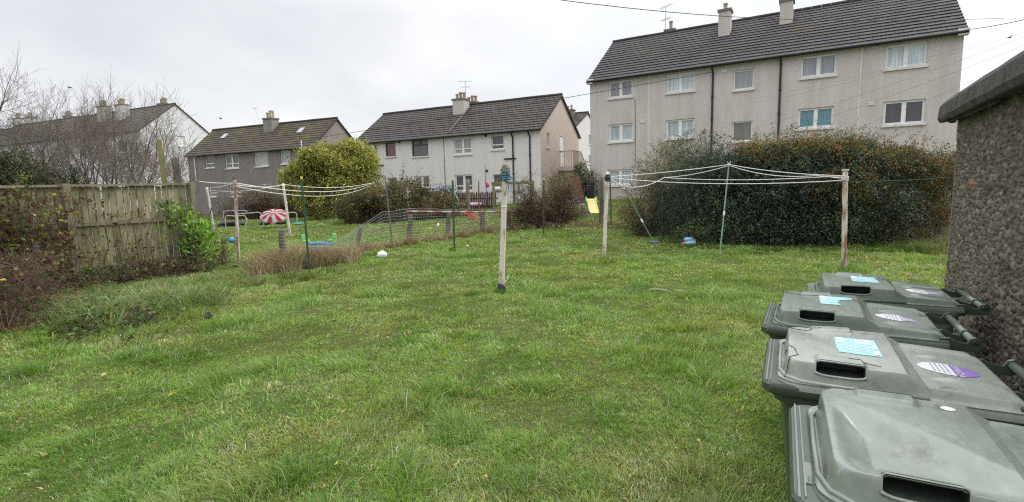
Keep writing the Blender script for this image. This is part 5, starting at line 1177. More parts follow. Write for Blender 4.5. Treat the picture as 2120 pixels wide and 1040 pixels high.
def coil(T, r, label, mats, seed, hang=None, n=9, tall=.2):
    g = random.Random(seed); root = thing('rope_coil', label, 'rope', T, 0)
    for k, mm in enumerate(mats):
        m = MB()
        for i in range(n):
            z = -tall*(i+.5)/n-k*.02; tl = g.uniform(-.5, .5); R_ = r*(.85+.35*g.random()); ph = g.random()*6.28
            m.tube([(R_*math.cos(a+ph)+g.uniform(-.006, .006), R_*math.sin(a+ph)+g.uniform(-.006, .006), z+.03*tl*math.sin(a)*2+g.uniform(-.004, .004)) for a in np.linspace(0, 6.5, 16)], .0085, 5)
        if k == 0:
            m.sphere((0, 0, .02), (r*.9, r*.9, .045), 10, 6, .3, seed)
        if hang and k == len(mats)-1:
            for q in range(3):
                x = r*1.3; m.tube([(x*.6, -r, -tall*.5), (x+.05*q, -r*1.2, -tall-.03*q), (x*.6, -r, -tall-.12-.03*q), (x*.1, -r*1.1, -tall*.6)], .006, 5)
        m.build('rope' if k == 0 else 'cord', mm, root)
    return root
M_ROPE = mat('dirty_rope', (.33, .30, .22), .95, .05, .5, 30); M_BLUEROPE = mat('blue_rope', (.06, .22, .36), .8, .2, .4, 30); M_DKROPE = mat('dark_rope', (.05, .05, .045), .95, .05, .5, 20)
coil(T1+Vector((0, 0, .02)), .062, 'grey and blue rope wound in a thick coil on top of the middle clothes pole', [M_ROPE, M_BLUEROPE], 3, True, 10, .2)
coil(T2+Vector((0, 0, -.10)), .055, 'dark tangle of old rope near the top of the clothes pole beside the props', [M_DKROPE], 5, False, 8, .10)
coil(T4+Vector((0, 0, -.02)), .045, 'frayed pale cord knotted round the top of the rusty clothes pole', [mat('pink_cord', (.42, .33, .28), .9, .1)], 7, False, 7, .14)
kn = MB()
for i in range(5): kn.tube([(.055*math.cos(a), .055*math.sin(a), -.12-.018*i+.01*math.sin(a*2)) for a in np.linspace(0, 6.4, 14)], .007, 5)
tag(kn.build('rope_coil', M_LINE), 'white cord tied round the pole behind the bins', 'rope').location = T3
GP = 'green fence posts with yellow caps'
post(624, 366, 642, 575, .021, M_GREENPOST, 'fence_post', 'tall dark green yellow capped post leaning left beside the dead grass mound', 'post', GP, M_YELLOWCAP, 1, 8, wob=0)
post(937, 370, 941, 518, .026, M_GREENPOST, 'fence_post', 'dark green steel fence post with a yellow cap in front of the pink trampoline', 'post', GP, M_YELLOWCAP, 1, 8, wob=0)
post(1126, 370, 1125, 484, .028, M_GREENPOST, 'fence_post', 'dark green steel fence post with a yellow cap in front of the brown thicket', 'post', GP, M_YELLOWCAP, 1, 8, wob=0)
post(1373, 384, 1370, 496, .026, M_GREENPOST, 'fence_post', 'dark green steel post against the left end of the hedge', 'post', None, None, 1, 8, wob=0)
post(1734, 372, 1724, 508, .030, M_GREENPOST, 'fence_post', 'dark green post leaning against the hedge beside the rust streaked pole', 'post', None, None, 1, 8, wob=0)
WP = 'old wooden fence stubs'
for ut, vt, ub, vb, r, lab in ((747, 466, 738, 517, .075, 'dark wooden stub leaning right at the low end of the wire netting'), (850, 445, 846, 502, .085, 'thick brown wooden stub under the left end of the taped pole'), (929, 440, 927, 492, .085, 'brown wooden stub beside the second green post'),
                         (998, 437, 999, 481, .10, 'brown wooden stub under the right half of the taped pole'), (1052, 437, 1053, 474, .10, 'dark wooden stub just right of the middle clothes pole')):
    post(ut, vt, ub, vb, r, M_GREYWOOD, 'wooden_stub', lab, 'post', WP, seed=int(ub), wob=.03)
rs, Ts = post(584, 476, 585, 558, .07, M_GREYWOOD, 'wooden_stub', 'rotten stump wrapped in netting rising from the dead grass mound', 'post', WP, seed=11, wob=.03)
n = MB(); q = Ts-rs.location
for k in range(12):
    c = q*(.1+.9*k/11); n.tube([(c.x+.085*math.cos(a), c.y+.085*math.sin(a), c.z+.01*math.sin(3*a)) for a in np.linspace(0, 6.28, 11)], .003, 3, False)
n.build('wire_netting', M_METAL, rs)
post(797, 364, 812, 506, .026, M_GREYWOOD, 'fence_pole', 'thin grey wooden pole leaning left above the wire netting', 'post', seed=12, wob=.03)
post(968, 372, 969, 440, .11, M_OLDWOOD, 'fence_pole', 'thick mossy wooden post in front of the pale house lower window', 'post', seed=13, yb=27)
post(991, 374, 992, 450, .035, M_GREYWOOD, 'fence_pole', 'thin dark pole between the lower windows of the pale house', 'post', seed=14, yb=26)
post(1246, 367, 1244, 462, .075, M_GREYWOOD, 'fence_pole', 'dark square topped wooden post left of the knotted clothes pole', 'post', seed=15, yb=20, dip=.6)
post(1263, 372, 1265, 440, .03, M_GREYWOOD, 'fence_pole', 'thin dark stake just right of the knotted clothes pole', 'post', seed=16, yb=20, dip=.6)
post(329, 290, 346, 420, .075, mat('yellow_mossy_plank', (.27, .25, .11), .9, .1, .35, 6), 'plank_post', 'tall yellow green plank standing up behind the plank fence', 'post', None, None, 1, 4, yb=14, dip=1)
post(362, 328, 378, 420, .10, M_GREYWOOD, 'plank_post', 'broad grey split plank standing behind the plank fence', 'post', None, None, 1, 4, yb=14, dip=1, wob=.02)
rp, tp = post(1004, 336, 1008, 420, .028, M_METAL, 'washing_pole', 'thin grey washing pole with a peg bag beside the arbour frame', 'post', seed=17, yb=30, wob=0)
pg = MB(); c = at(1009, 384, 29.9); pg.sphere(c, (.11, .08, .14), 10, 8, .2, 3); tag(pg.build('peg_bag', mat('pink_cloth', (.48, .06, .22), .8, .1, .3, 9), None, True), 'small pink peg bag hanging on the grey washing pole', 'bag')
pg = MB(); c = at(1006, 379, 29.9); pg.sphere(c, (.05, .05, .08), 8, 6, .2, 5); tag(pg.build('peg_bag', mat('red_cloth', (.5, .06, .05), .8, .1)), 'tiny red peg bag hanging above the pink one', 'bag')
# props
M_PROP = mat('green_prop', (.27, .42, .32), .5, .4, .25, 7)
rA, TA = post(1509, 341, 1490, 529, .017, M_PROP, 'line_prop', 'pale green clothes prop holding the lines up between the two white poles', 'clothes prop', 'clothes props', None, .9, 8, dip=.03, wob=0)
rB, TB = post(1293, 392, 1360, 514, .017, mat('dull_green_prop', (.14, .26, .17), .55, .35, .3, 8), 'line_prop', 'duller green clothes prop slanting from the rope knot to the ground', 'clothes prop', 'clothes props', None, .9, 8, dip=.03, wob=0)
for root, T in ((rA, TA), (rB, TB)):
    q = T-root.location; m = MB(); c = q*.47; d = q.normalized(); m.tube([c-d*.05, c+d*.05], .026, 8); m.build('joint', M_PVC, root)
    m = MB(); m.tube([q, q+d*.04+Vector((.03, 0, 0)), q+d*.07+Vector((.035, 0, 0))], .008, 5); m.tube([q, q+d*.04-Vector((.03, 0, 0)), q+d*.07-Vector((.035, 0, 0))], .008, 5); m.build('hook', M_PVC, root)
def line(a, b, sag, label, r=.0075, m_=None, name='washing_line', cat='washing line', group='washing lines', n=18):
    a = Vector(a); b = Vector(b); m = MB(); m.tube([a.lerp(b, t)-Vector((0, 0, sag*4*t*(1-t))) for t in np.linspace(0, 1, n)], r, 5); return tag(m.build(name, m_ or M_LINE), label, cat, group)
dn = Vector((0, 0, -.10)); top2, top3 = T2+Vector((0, 0, -.11)), T3+Vector((0, 0, -.13))
def line2(pts, sags, label, r=.0075):
    P = []
    for a, b, sg in zip(pts[:-1], pts[1:], sags):
        a, b = Vector(a), Vector(b); P += [a.lerp(b, t)-Vector((0, 0, sg*4*t*(1-t))) for t in np.linspace(0, 1, 15)[:-1]]
    P.append(Vector(pts[-1])); m = MB(); m.tube(P, r, 5); return tag(m.build('washing_line', M_LINE), label, 'washing line', 'washing lines')
p0 = at(1375, 368, 12.6); pm = at(1302, 388, T2.y); TA2 = TA+Vector((.01, 0, -.02))
line2([top2, TA, top3+Vector((0, 0, .02))], [.03, .05], 'highest washing line, lifted over the pale green prop between the two white poles')
line2([TA2, p0, at(1715, 366, T3.y+.4), top3+Vector((0, 0, -.02))], [.05, .06, .01], 'washing line doubling back from the prop and then level across the dark hedge')
line2([TA2, at(1690, 364, T3.y+.5), top3], [.10, .01], 'slack washing line sagging right from the pale green prop')
line2([top2, pm, p0], [.03, .07], 'short washing line from the dark knot over the slanting prop to the twiggy shrub')
line2([top2+Vector((0, 0, -.02)), top3+Vector((0, 0, -.06))], [.10], 'lowest washing line running straight between the two white poles')
line(T3+Vector((0, 0, -.2)), (W_A[0]+.0, W_A[1]+.05, at(1968, 367, W_A[1]).z), .02, 'thin teal line from the rust streaked pole to the shed', .0022, mat('teal_line', (.03, .12, .11), .7, .2))
s4, s5, s6, s7 = T4-Vector((0, 0, .06)), T5-Vector((0, 0, .04)), T6-Vector((0, 0, .02)), T7+Vector((0, 0, .12))
e7 = at(775, 378, T7.y)
line(s6, s4, .05, 'washing line from the far pale pole to the rusty pole', .009); line(s6-Vector((0, 0, .1)), s5, .16, 'washing line from the far pale pole to the leaning white pole', .010)
line(s4, e7, .35, 'longest washing line from the rusty pole past the yellow shrub', .011); line(s4-Vector((0, 0, .04)), s5, .08, 'washing line from the rusty pole to the leaning white pole', .010); line(s5, e7, .2, 'washing line from the leaning white pole past the yellow shrub', .012); line(s4-Vector((0, 0, .08)), e7-Vector((0, 0, .05)), .45, 'sagging lowest washing line in front of the yellow shrub', .010)
line(s4, at(412, 376, FR.y+.1), .02, 'washing line from the rusty pole to the end of the plank fence', .008)
# overhead cables
def cable(p, q, sag, label, r): return line(p, q, sag, label, r, M_WIRE, 'overhead_cable', 'cable', 'overhead cables', 26)
cable(at(1100, -8, 15), at(1660, 41, 19), .12, 'black overhead cable crossing the sky above the flats chimneys', .011); cable(at(1660, 41, 19), at(2080, 38, 22), .05, 'black overhead cable continuing over the right end of the flats roof', .009)
cable(at(640, 288, 36), FLATS.A+FLATS.x*FLATS.hit(1474, 150).x+FLATS.y*-.32+Vector((0, 0, FLATS.hit(1474, 152).z)), .1, 'long black cable slanting from the grey house up to the flats gutter', .016)
cable(FLATS.A+FLATS.x*(FLATS.L)+FLATS.y*-.3+Vector((0, 0, FLATS.hit(1996, 66).z)), at(2180, 27, 16), .05, 'black cable leaving the right end of the flats roof', .013)
for k, (a, b_, Ya, Yb) in enumerate((((1560, 205), (2044, 84), 22, 16), ((1570, 213), (2120, 68), 21, 15), ((1480, 290), (2130, 73), 20, 14), ((1590, 280), (2130, 90), 19, 13), ((1700, 290), (2140, 108), 18, 12))):
    line(at(*a, Ya), at(*b_, Yb), .12, ('uppermost thin wire slanting across the right half of the flats', 'second thin wire slanting across the right half of the flats', 'thin wire slanting over the teal curtained window', 'thin wire slanting below the teal curtained window', 'lowest thin wire slanting above the berry bush')[k], .0035, mat('thin_wire', (.16, .15, .15), .7, .2) if k == 0 else bpy.data.materials['thin_wire'], 'thin_wire', 'wire', 'thin wires across the flats')

# ------------------------------------------------------------------ wire netting fence, half collapsed
def netting():
    ctrl = [((640, 520), (646, 547)), ((700, 497), (700, 536)), ((745, 470), (742, 521)), ((790, 440), (795, 512)), ((850, 432), (848, 504)), ((930, 434), (928, 493)), ((1000, 433), (1000, 482)), ((1075, 434), (1076, 473))]
    tops = []; bots = []
    for (ut, vt), (ub, vb) in ctrl:
        p = gnd(ub, vb); bots.append(p); t = at(ut, vt, p.y); tops.append(t)
    def ev(P, s): i = min(int(s), len(P)-2); return P[i].lerp(P[i+1], s-i)
    base = bots[0]; root = thing('netting_fence', 'sagging grey wire netting fence strung along the old wooden stubs', 'fence', base); m = MB(); K = len(ctrl)-1
    def pt(s, h):
        a, b = ev(bots, s), ev(tops, s); p = a.lerp(b, h); bul = .10*math.sin(h*math.pi)*mnoise.noise(Vector((s*1.1, 0, 2)))
        return p-base+Vector((bul+.05*mnoise.noise(Vector((s*3, h*3, 1))), -.1*math.sin(h*3.1)+.06*mnoise.noise(Vector((s*3, h*3, 6))), .03*mnoise.noise(Vector((s*2.5, h*2, 9)))))
    nh = 13; ns = 150
    for j in range(nh):
        h = j/(nh-1); m.tube([pt(K*i/90, h) for i in range(91)], .0026 if j < nh-1 else .004, 3, False)
    for i in range(ns+1):
        m.tube([pt(K*i/ns, j/6) for j in range(7)], .0019, 3, False)
    m.build('wire_mesh', M_METAL, root)
    # the crumpled end thrown down over the mound
    return root
netting()
a, b_ = gnd(846, 502), gnd(1053, 474); a = at(842, 438, a.y-.12); b_ = at(1078, 438, b_.y-.12)
root = thing('taped_pole', 'long thin pole striped with red and white tape lying along the netting', 'pole', a); d = b_-a; M_RED = mat('red_tape', (.36, .10, .09), .6, .3, .3, 12); M_WT = mat('dirty_white_tape', (.45, .42, .40), .6, .3, .3, 12)
rr = MB(); ww = MB(); k = 26
for i in range(k):
    t0, t1 = i/k, (i+1)/k; p, q = d*t0, d*t1; s = Vector((0, 0, -.02*math.sin(t0*3.1))); s1 = Vector((0, 0, -.02*math.sin(t1*3.1))); (rr if (i*7) % 10 < 6 else ww).tube([p+s, q+s1], .032, 8)
rr.build('red_stripe', M_RED, root); ww.build('white_stripe', M_WT, root)
# plain wires of the fence further along
for k, (p, q, lab) in enumerate((((1126, 384), (1246, 384), 'upper fence wire between the third green post and the dark wooden post'), ((1126, 420), (1246, 415), 'lower fence wire between the third green post and the dark wooden post'))):
    line(at(*p, 19), at(*q, 20), .02, lab, .005, M_WIRE, 'fence_wire', 'wire', None)

# ------------------------------------------------------------------ toys and garden things
def solid(name, label, cat, mb, m_, smooth=False, group=None): return tag(mb.build(name, m_, None, smooth), label, cat, group)
M_BLUE = mat('blue_plastic', (.05, .30, .55), .45, .4, .15, 5); M_LBLUE = mat('pale_blue_plastic', (.27, .48, .68), .45, .4, .15, 6); M_REDP = mat('red_plastic', (.55, .10, .08), .45, .4, .15, 5); M_GREENP = mat('green_plastic', (.16, .50, .14), .45, .4, .15, 5); M_YELP = mat('yellow_plastic_slide', (.68, .56, .20), .45, .4, .15, 3); M_PINK = mat('pink_pad', (.55, .30, .43), .6, .3, .2, 3)
p = gnd(481, 503); m = MB(); m.sphere(p+Vector((0, 0, .1)), .11, 16, 12); solid('ball', 'blue ball lying in the grass left of the rusty pole', 'ball', m, M_BLUE, True)
# striped parasol lying on its side
c = at(567, 447, 25.5); root = thing('parasol', 'red and white striped parasol lying on its side on the far grass', 'parasol', c); R0 = .58
M_ = Matrix.Rotation(math.radians(12), 4, 'Z') @ Matrix.Rotation(math.radians(34), 4, 'X'); n_ = 16
rd_ = MB(); wh = MB(); ribs = MB()
for i in range(n_):
    a0, a1 = 2*math.pi*i/n_, 2*math.pi*(i+1)/n_; tgt = rd_ if i % 2 else wh
    P = lambda a, r, z: M_ @ Vector((r*math.cos(a)*1.12, r*math.sin(a)*.98, z))
    am = (a0+a1)/2
    tgt.add([P(a0, .02, .22), P(a1, .02, .22), P(a1, R0*.55, .15), P(a0, R0*.55, .15), P(a1, R0, .0), P(am, R0*.97, -.02), P(a0, R0, .0)], [(0,1,2,3), (3,2,4,5,6)])
    if i % 2 == 0: ribs.tube([P(a0, .02, .21), P(a0, R0*.55, .14), P(a0, R0, -.01)], .008, 4)
for mb_, mm, nm in ((rd_, mat('red_cloth_panel', (.28, .03, .035), .8, .1), 'red_panels'), (wh, mat('white_cloth_panel', (.38, .36, .36), .8, .1), 'white_panels')):
    o = mb_.build(nm, mm, root); sm = o.modifiers.new('s', 'SOLIDIFY'); sm.thickness = .004
ribs.tube([M_ @ Vector((0, 0, .26)), M_ @ Vector((0, 0, -.9))], .015, 6); ribs.build('ribs', M_PVC, root)
# dismantled trampoline frame of pale tubes
Yt = 23.0; root = thing('tube_trampoline', 'bare frame of pale bent tubes standing in front of the grey house brambles', 'frame', (at(470, 470, Yt).x, Yt, 0)); loc = Vector((at(470, 470, Yt).x, Yt, 0)); A_ = lambda u, v, Y: at(u, v, Y)-loc
def leg(name, pts, r=.022):
    m = MB(); m.tube([A_(*p) for p in pts], r, 7); m.build(name, M_PVC2, root)
M_PVC2 = mat('pale_tube', (.46, .46, .46), .5, .4, .2, 8)
leg('leg', [(468, 476, Yt), (466, 452, Yt), (467, 448, Yt), (471, 447, Yt)]); leg('leg', [(508, 479, Yt), (510, 454, Yt), (506, 446, Yt)]); leg('leg', [(511, 465, Yt+1), (512, 452, Yt+1)]); leg('rail', [(471, 447, Yt), (488, 448, Yt), (506, 446, Yt)])
leg('rail', [(462, 452, Yt+2), (463, 439, Yt+2), (468, 437, Yt+2), (505, 436, Yt+2), (512, 438, Yt+2)]); leg('rail', [(490, 443, Yt+1), (513, 442, Yt+1), (533, 440, Yt+1), (539, 441, Yt+1), (541, 447, Yt+1), (543, 457, Yt+1)])
leg('rail', [(557, 441, Yt+1), (575, 441, Yt+1), (609, 440, Yt+1), (614, 442, Yt+1), (615, 450, Yt+1), (615, 464, Yt+1)]); leg('leg', [(565, 463, Yt+1), (564, 452, Yt+1), (558, 441, Yt+1)])
def lump(u, v, w, h, dep, name, label, cat, m_, seed, Y=None, wob=.5):
    p = gnd(u, v) if Y is None else at(u, v, Y); s = p.y/1060; m = MB(); m.sphere(p+Vector((0, 0, h*s*.4)), (w*s*.5, dep*.5, h*s*.6), 16, 10, wob, seed); return solid(name, label, cat, m, m_, True)
M_TARP = mat('black_sheet', (.012, .012, .014), .45, .4, .3, 8)
lump(480, 468, 56, 11, .7, 'plastic_sheet', 'crumpled black sheet lying under the pale tube frame', 'sheet', M_TARP, 3); lump(549, 466, 20, 8, .4, 'plastic_sheet', 'small black sheet lying beside the striped parasol', 'sheet', M_TARP, 6); lump(583, 464, 26, 6, .4, 'plastic_sheet', 'black sheet lying flat right of the striped parasol', 'sheet', M_TARP, 8)
lump(618, 466, 22, 5, .4, 'cloth', 'turquoise cloth dropped on the far grass', 'cloth', mat('turquoise_cloth', (.06, .28, .28), .8, .1), 10)
m = MB(); p = gnd(664, 470); s = p.y/1060; m.tube([p+Vector((s*10*math.cos(a)-.0, 0, s*6*math.sin(a))) for a in np.linspace(0, math.pi*.85, 9)], .014, 5); solid('hoop', 'grey half hoop sticking out of the far grass', 'hoop', m, M_PVC2)
# child's see-saw toy
p = gnd(668, 516); root = thing('seesaw_toy', 'green, blue and yellow plastic see-saw toy behind the second green post netting', 'toy', p); L0 = lambda u, v, dy=0.: at(u, v, p.y+dy)-p
m = MB()
for u in (634, 688):
    q = L0(u, 500 if u == 688 else 502, .1); m.box((q.x-.09, -.05, q.z-.02), (q.x+.09, .2, q.z+.07)); m.box((q.x+(.05 if u == 688 else -.09), -.05, q.z+.07), (q.x+(.10 if u == 688 else -.05), .2, q.z+.24))
o = m.build('seat', M_GREENP, root); bv = o.modifiers.new('b', 'BEVEL'); bv.width = .02; bv.segments = 2
m = MB(); m.tube([L0(640, 505), L0(660, 504), L0(690, 505)], .05, 8); m.build('beam', M_BLUE, root)
m = MB(); m.tube([L0(640, 511), L0(690, 511)], .04, 8); m.build('base', M_LBLUE, root); m = MB(); q = L0(692, 513); m.box((q.x-.07, -.08, q.z-.04), (q.x+.09, .05, q.z+.05)); m.build('foot', M_YELP, root)
lump(662, 512, 34, 7, .25, 'toy_board', 'faded pink and white plastic board leaning on the see-saw toy', 'toy', mat('faded_board', (.55, .46, .44), .6, .3, .3, 8), 12)
lump(791, 534, 20, 14, .2, 'plastic_tub', 'white plastic tub half sunk in the grass by the dead grass strip', 'tub', M_PVC, 14, wob=.35)
lump(1131, 470, 30, 13, .5, 'carrier_bag', 'crumpled pale grey bag at the foot of the brown thicket', 'bag', mat('grey_bag', (.42, .43, .44), .5, .3, .3, 9), 16, wob=.7); lump(1112, 471, 24, 5, .4, 'cloth', 'blue cloth lying at the foot of the brown thicket', 'cloth', mat('blue_cloth', (.05, .13, .25), .8, .1), 18)
lump(907, 470, 5, 7, .15, 'paper_scrap', 'white paper scrap on the grass behind the netting', 'litter', M_PVC, 20); lump(968, 511, 4, 4, .06, 'paper_scrap', 'tiny white scrap on the lawn right of the second green post', 'litter', M_PVC, 22); lump(1357, 503, 26, 4, .3, 'plastic_sheet', 'flattened blue grey bag under the left end of the hedge', 'sheet', mat('slate_bag', (.12, .15, .2), .4, .4), 24)
# blue and red toy on the lawn
p = gnd(1426, 508); root = thing('armband_toy', 'pale blue and coral inflatable toy on the lawn in front of the hedge', 'toy', p); s = p.y/1060
m = MB(); m.sphere((0, 0, .16), (.15, .12, .075), 14, 9, .3, 3); m.sphere((.02, -.04, .075), (.17, .13, .075), 14, 9, .3, 5); m.build('body', M_LBLUE, root, True)
m = MB(); m.tube([(-.2, -.02, .05), (-.12, -.05, .07), (.02, -.06, .12), (.16, -.04, .13)], [.03, .035, .03, .035], 8); m.build('strap', mat('coral_plastic', (.62, .2, .17), .5, .4), root, True)
# pink rimmed trampoline
c = at(954, 424, 29.0); g0_ = float(terrain(c.x, c.y)); root = thing('trampoline', 'round trampoline with a pink and lilac pad seen behind the netting', 'trampoline', (c.x, c.y, g0_)); hz = c.z-g0_; R_ = 1.13
m = MB(); m.tube([((R_)*math.cos(a), R_*.95*math.sin(a), hz) for a in np.linspace(0, 2*math.pi, 41)], .085, 8, False); m.build('pad', M_PINK, root, True)
m = MB(); m.lathe([(.02, hz-.02), (R_-.08, hz-.015)], 32); m.build('mat', M_TARP, root)
for a in (.6, 2.2, 3.9, 5.4):
    m = MB(); m.tube([(R_*math.cos(a), R_*math.sin(a), hz), (R_*math.cos(a), R_*math.sin(a), -.05)], .022, 6); m.build('leg', M_METAL, root)
# blue trampoline with ladder
c = at(1158, 425, 23.2); g0_ = float(terrain(c.x, c.y)); root = thing('trampoline', 'low trampoline under a rumpled blue cover behind the brown thicket', 'trampoline', (c.x, c.y, g0_)); hz = c.z-g0_; R_ = 1.1
m = MB(); m.tube([(R_*math.cos(a), R_*math.sin(a), hz) for a in np.linspace(0, 2*math.pi, 37)], .04, 7, False); m.build('frame', M_METAL, root)
m = MB(); m.lathe([(.02, hz+.0), (R_-.05, hz+.01)], 28); m.build('mat', M_TARP, root)
m = MB(); m.sphere((.55, -.3, hz+.09), (.42, .4, .12), 14, 8, .8, 5); m.sphere((-.5, -.6, hz+.05), (.5, .3, .09), 14, 8, .8, 7); m.tube([(.5, -.4, hz+.1), (.8, -.5, hz+.3)], [.1, .05], 6); m.build('cover', mat('blue_cover', (.09, .16, .36), .6, .3, .4, 5), root, True)
for a in (.2, 1.9, 3.6, 5.2):
    m = MB(); m.tube([(R_*math.cos(a), R_*math.sin(a), hz), (R_*math.cos(a), R_*math.sin(a), -.05)], .02, 6); m.build('leg', M_METAL, root)
m = MB()
for dx in (0, .28): m.tube([(R_*.86+dx*.5, -.55-dx*.3, hz), (R_*.86+.32+dx*.5, -.75-dx*.3, -.02)], .016, 5)
for k in range(3): t = .25+.25*k; m.tube([(R_*.86+.32*t, -.55-.2*t, hz*(1-t)), (R_*.86+.14+.32*t, -.634-.2*t, hz*(1-t))], .016, 5)
m.build('ladder', M_METAL, root)
# yellow slide
p = gnd(1228, 441); root = thing('slide', 'small yellow plastic slide with green sides in front of the flats', 'slide', p); s = p.y/1060; h = 30*s
sec = [(0, -.45, .02), (0, -.30, .06), (0, .25, h*.55), (0, .55, h*.93), (0, .7, h*.95)]; m = MB()
for i in range(4):
    (_, y0, z0), (_, y1, z1) = sec[i], sec[i+1]; w0 = .20 if i else .22
    m.add([(-w0, y0, z0), (w0, y0, z0), (.19, y1, z1), (-.19, y1, z1), (-w0, y0, z0-.03), (w0, y0, z0-.03), (.19, y1, z1-.03), (-.19, y1, z1-.03)], [(0,1,2,3), (7,6,5,4), (0,4,5,1), (1,5,6,2), (3,7,4,0), (2,6,7,3)])
    for sx in (-1, 1): m.tube([(sx*w0, y0, z0+.02), (sx*.19, y1, z1+.02)], .028, 6)
m.build('chute', M_YELP, root)
m = MB()
for sx in (-.24, .24): m.tube([(sx, .75, -.05), (sx, .62, h+.05)], .035, 7); m.tube([(sx, .62, h+.05), (sx, .35, h*.72)], .03, 6)
for k in range(3): m.tube([(-.24, .74, h*.25*(k+1)), (.24, .74, h*.25*(k+1))], .025, 6)
m.build('side_frame', M_GREENP, root)
# swing
Ys = 27.5; loc = Vector((at(912, 391, Ys).x, Ys, float(terrain(at(912, 391, Ys).x, Ys)))); root = thing('swing_frame', 'child swing with a blue top bar and green slanting legs left of the second post', 'swing', loc); A_ = lambda u, v, dy=0.: at(u, v, Ys+dy)-loc
m = MB(); m.tube([A_(884, 391), A_(937, 391)], .035, 8); m.build('top_bar', mat('blue_bar', (.06, .13, .38), .5, .4), root)
for i, (u0, u1, v1, dy) in enumerate(((937, 966, 440, -.9), (937, 929, 432, .8), (885, 872, 440, -.9), (885, 882, 432, .8))):
    m = MB(); b0 = A_(u0, 391); e_ = at(u1, v1, Ys+dy)-loc; e_.z = -.03; m.tube([b0, e_], .026, 7); m.build('leg', M_PROP, root)
m = MB(); m.tube([A_(919, 391), A_(917, 408), A_(915, 414)], .012, 5); m.tube([A_(916, 391), A_(913, 414)], .012, 5); q = A_(914, 415); m.box((q.x-.15, -.1, q.z-.03), (q.x+.15, .1, q.z)); m.build('swing_seat', mat('yellowish_seat', (.45, .42, .2), .6, .3), root)
# red toy slide
p = gnd(975, 455); root = thing('toy_slide', 'small red plastic slide on the grass below the swing', 'slide', p); s = p.y/1060
m = MB(); w_ = .16; m.add([(-.05, -w_, .36), (-.05, w_, .36), (.05, w_, .36), (.05, -w_, .36), (.38, -w_, .0), (.38, w_, .0), (-.05, -w_, .05), (-.05, w_, .05)], [(0,1,2,3), (3,2,5,4), (0,3,4,6), (1,7,5,2), (0,6,7,1)]); m.build('chute', M_REDP, root)
m = MB(); m.tube([(-.3, 0, .42), (-.2, 0, .28), (-.12, 0, .22)], [.1, .12, .06], 8); m.build('step', M_REDP, root)
# arbour frame and picket fence
Ya = 24.5; c0 = at(1023, 455, Ya); g1 = float(terrain(c0.x, Ya)); root = thing('arbour_frame', 'mossy wooden goal shaped frame between the middle clothes pole and the thicket', 'frame', (c0.x, Ya, g1)); A_ = lambda u, v: at(u, v, Ya)-Vector((c0.x, Ya, g1))
t = A_(1021.5, 380); w_ = .065
for x in (t.x, A_(1103, 380).x):
    m = MB(); m.box((x-w_, -w_, -.2), (x+w_, w_, t.z-.07)); m.build('post', M_OLDWOOD, root)
m = MB(); m.box((t.x-.1, -w_-.01, t.z-.068), (A_(1106, 380).x, w_+.01, t.z+.06)); m.build('beam', mat('mossy_beam', (.25, .225, .09), .9, .1, .4, 6), root)
Yp = 32.0; a = at(896, 417, Yp); b_ = at(1030, 413, 29.6); d = (b_-a); d.z = 0; Lp = d.length; root = thing('picket_fence', 'low dark brown picket fence in front of the pale house', 'fence', (a.x, a.y, float(terrain(a.x, a.y))), math.atan2(d.y, d.x)); m = MB(); rl = MB(); hz = 1.0
for i in range(int(Lp/.13)):
    x = i*.13; hh = hz*(1+.04*math.sin(i*2.3)); zb = float(terrain(a.x+d.x*x/Lp, a.y+d.y*x/Lp))-float(terrain(a.x, a.y)); m.add([(x, 0, zb), (x+.09, 0, zb), (x+.09, 0, zb+hh-.06), (x+.045, 0, zb+hh), (x, 0, zb+hh-.06), (x, .02, zb), (x+.09, .02, zb), (x+.09, .02, zb+hh-.06), (x+.045, .02, zb+hh), (x, .02, zb+hh-.06)], [(0,1,2,3,4), (9,8,7,6,5), (0,5,6,1), (1,6,7,2), (2,7,8,3), (3,8,9,4), (4,9,5,0)])
M_PICK = mat('brown_fence_stain', (.10, .055, .04), .8, .15, .4, 6)
o = m.build('pickets', M_PICK, root); rl.box((0, .022, .25), (Lp, .05, .33)); rl.box((0, .022, .7), (Lp, .05, .78)); rl.build('rails', M_PICK, root)
p = at(1198, 430, 28); root = thing('board', 'red brown board leaning in the shade beside the flats', 'board', (p.x, p.y, float(terrain(p.x, p.y)))); m = MB(); m.add([(-.1, 0, 0), (.35, 0, 0), (.1, .3, 1.5), (-.3, .3, 1.5), (-.1, .05, 0), (.35, .05, 0), (.1, .35, 1.5), (-.3, .35, 1.5)], [(0,1,2,3), (7,6,5,4), (0,4,5,1), (1,5,6,2), (2,6,7,3), (3,7,4,0)]); m.build('plank', mat('red_board', (.16, .06, .045), .8, .2, .3, 6), root)
# far wheelie bins between the houses
for k, u in enumerate((1209, 1217)):
    p = at(u, 425, 30.5); gz = float(terrain(p.x, p.y)); root = thing('wheelie_bin', ('dark wheelie bin against the corner of the flats', 'dark wheelie bin with a green lid beside the flats')[k], 'bin', (p.x, p.y, gz), .4, 'far wheelie bins beside the flats'); m = MB(); m.add([(-.22,-.25,0),(.22,-.25,0),(.22,.25,0),(-.22,.25,0),(-.29,-.34,1.0),(.29,-.34,1.0),(.29,.34,1.0),(-.29,.34,1.0)], [(0,3,2,1),(0,1,5,4),(1,2,6,5),(2,3,7,6),(3,0,4,7)]); m.build('body', M_PIPE if True else None, root)
    m = MB(); m.box((-.31, -.36, 1.002), (.31, .36, 1.05)); m.box((-.25, -.3, 1.05), (.25, .15, 1.09)); m.build('lid', M_GREENPOST if k else M_PIPE, root)

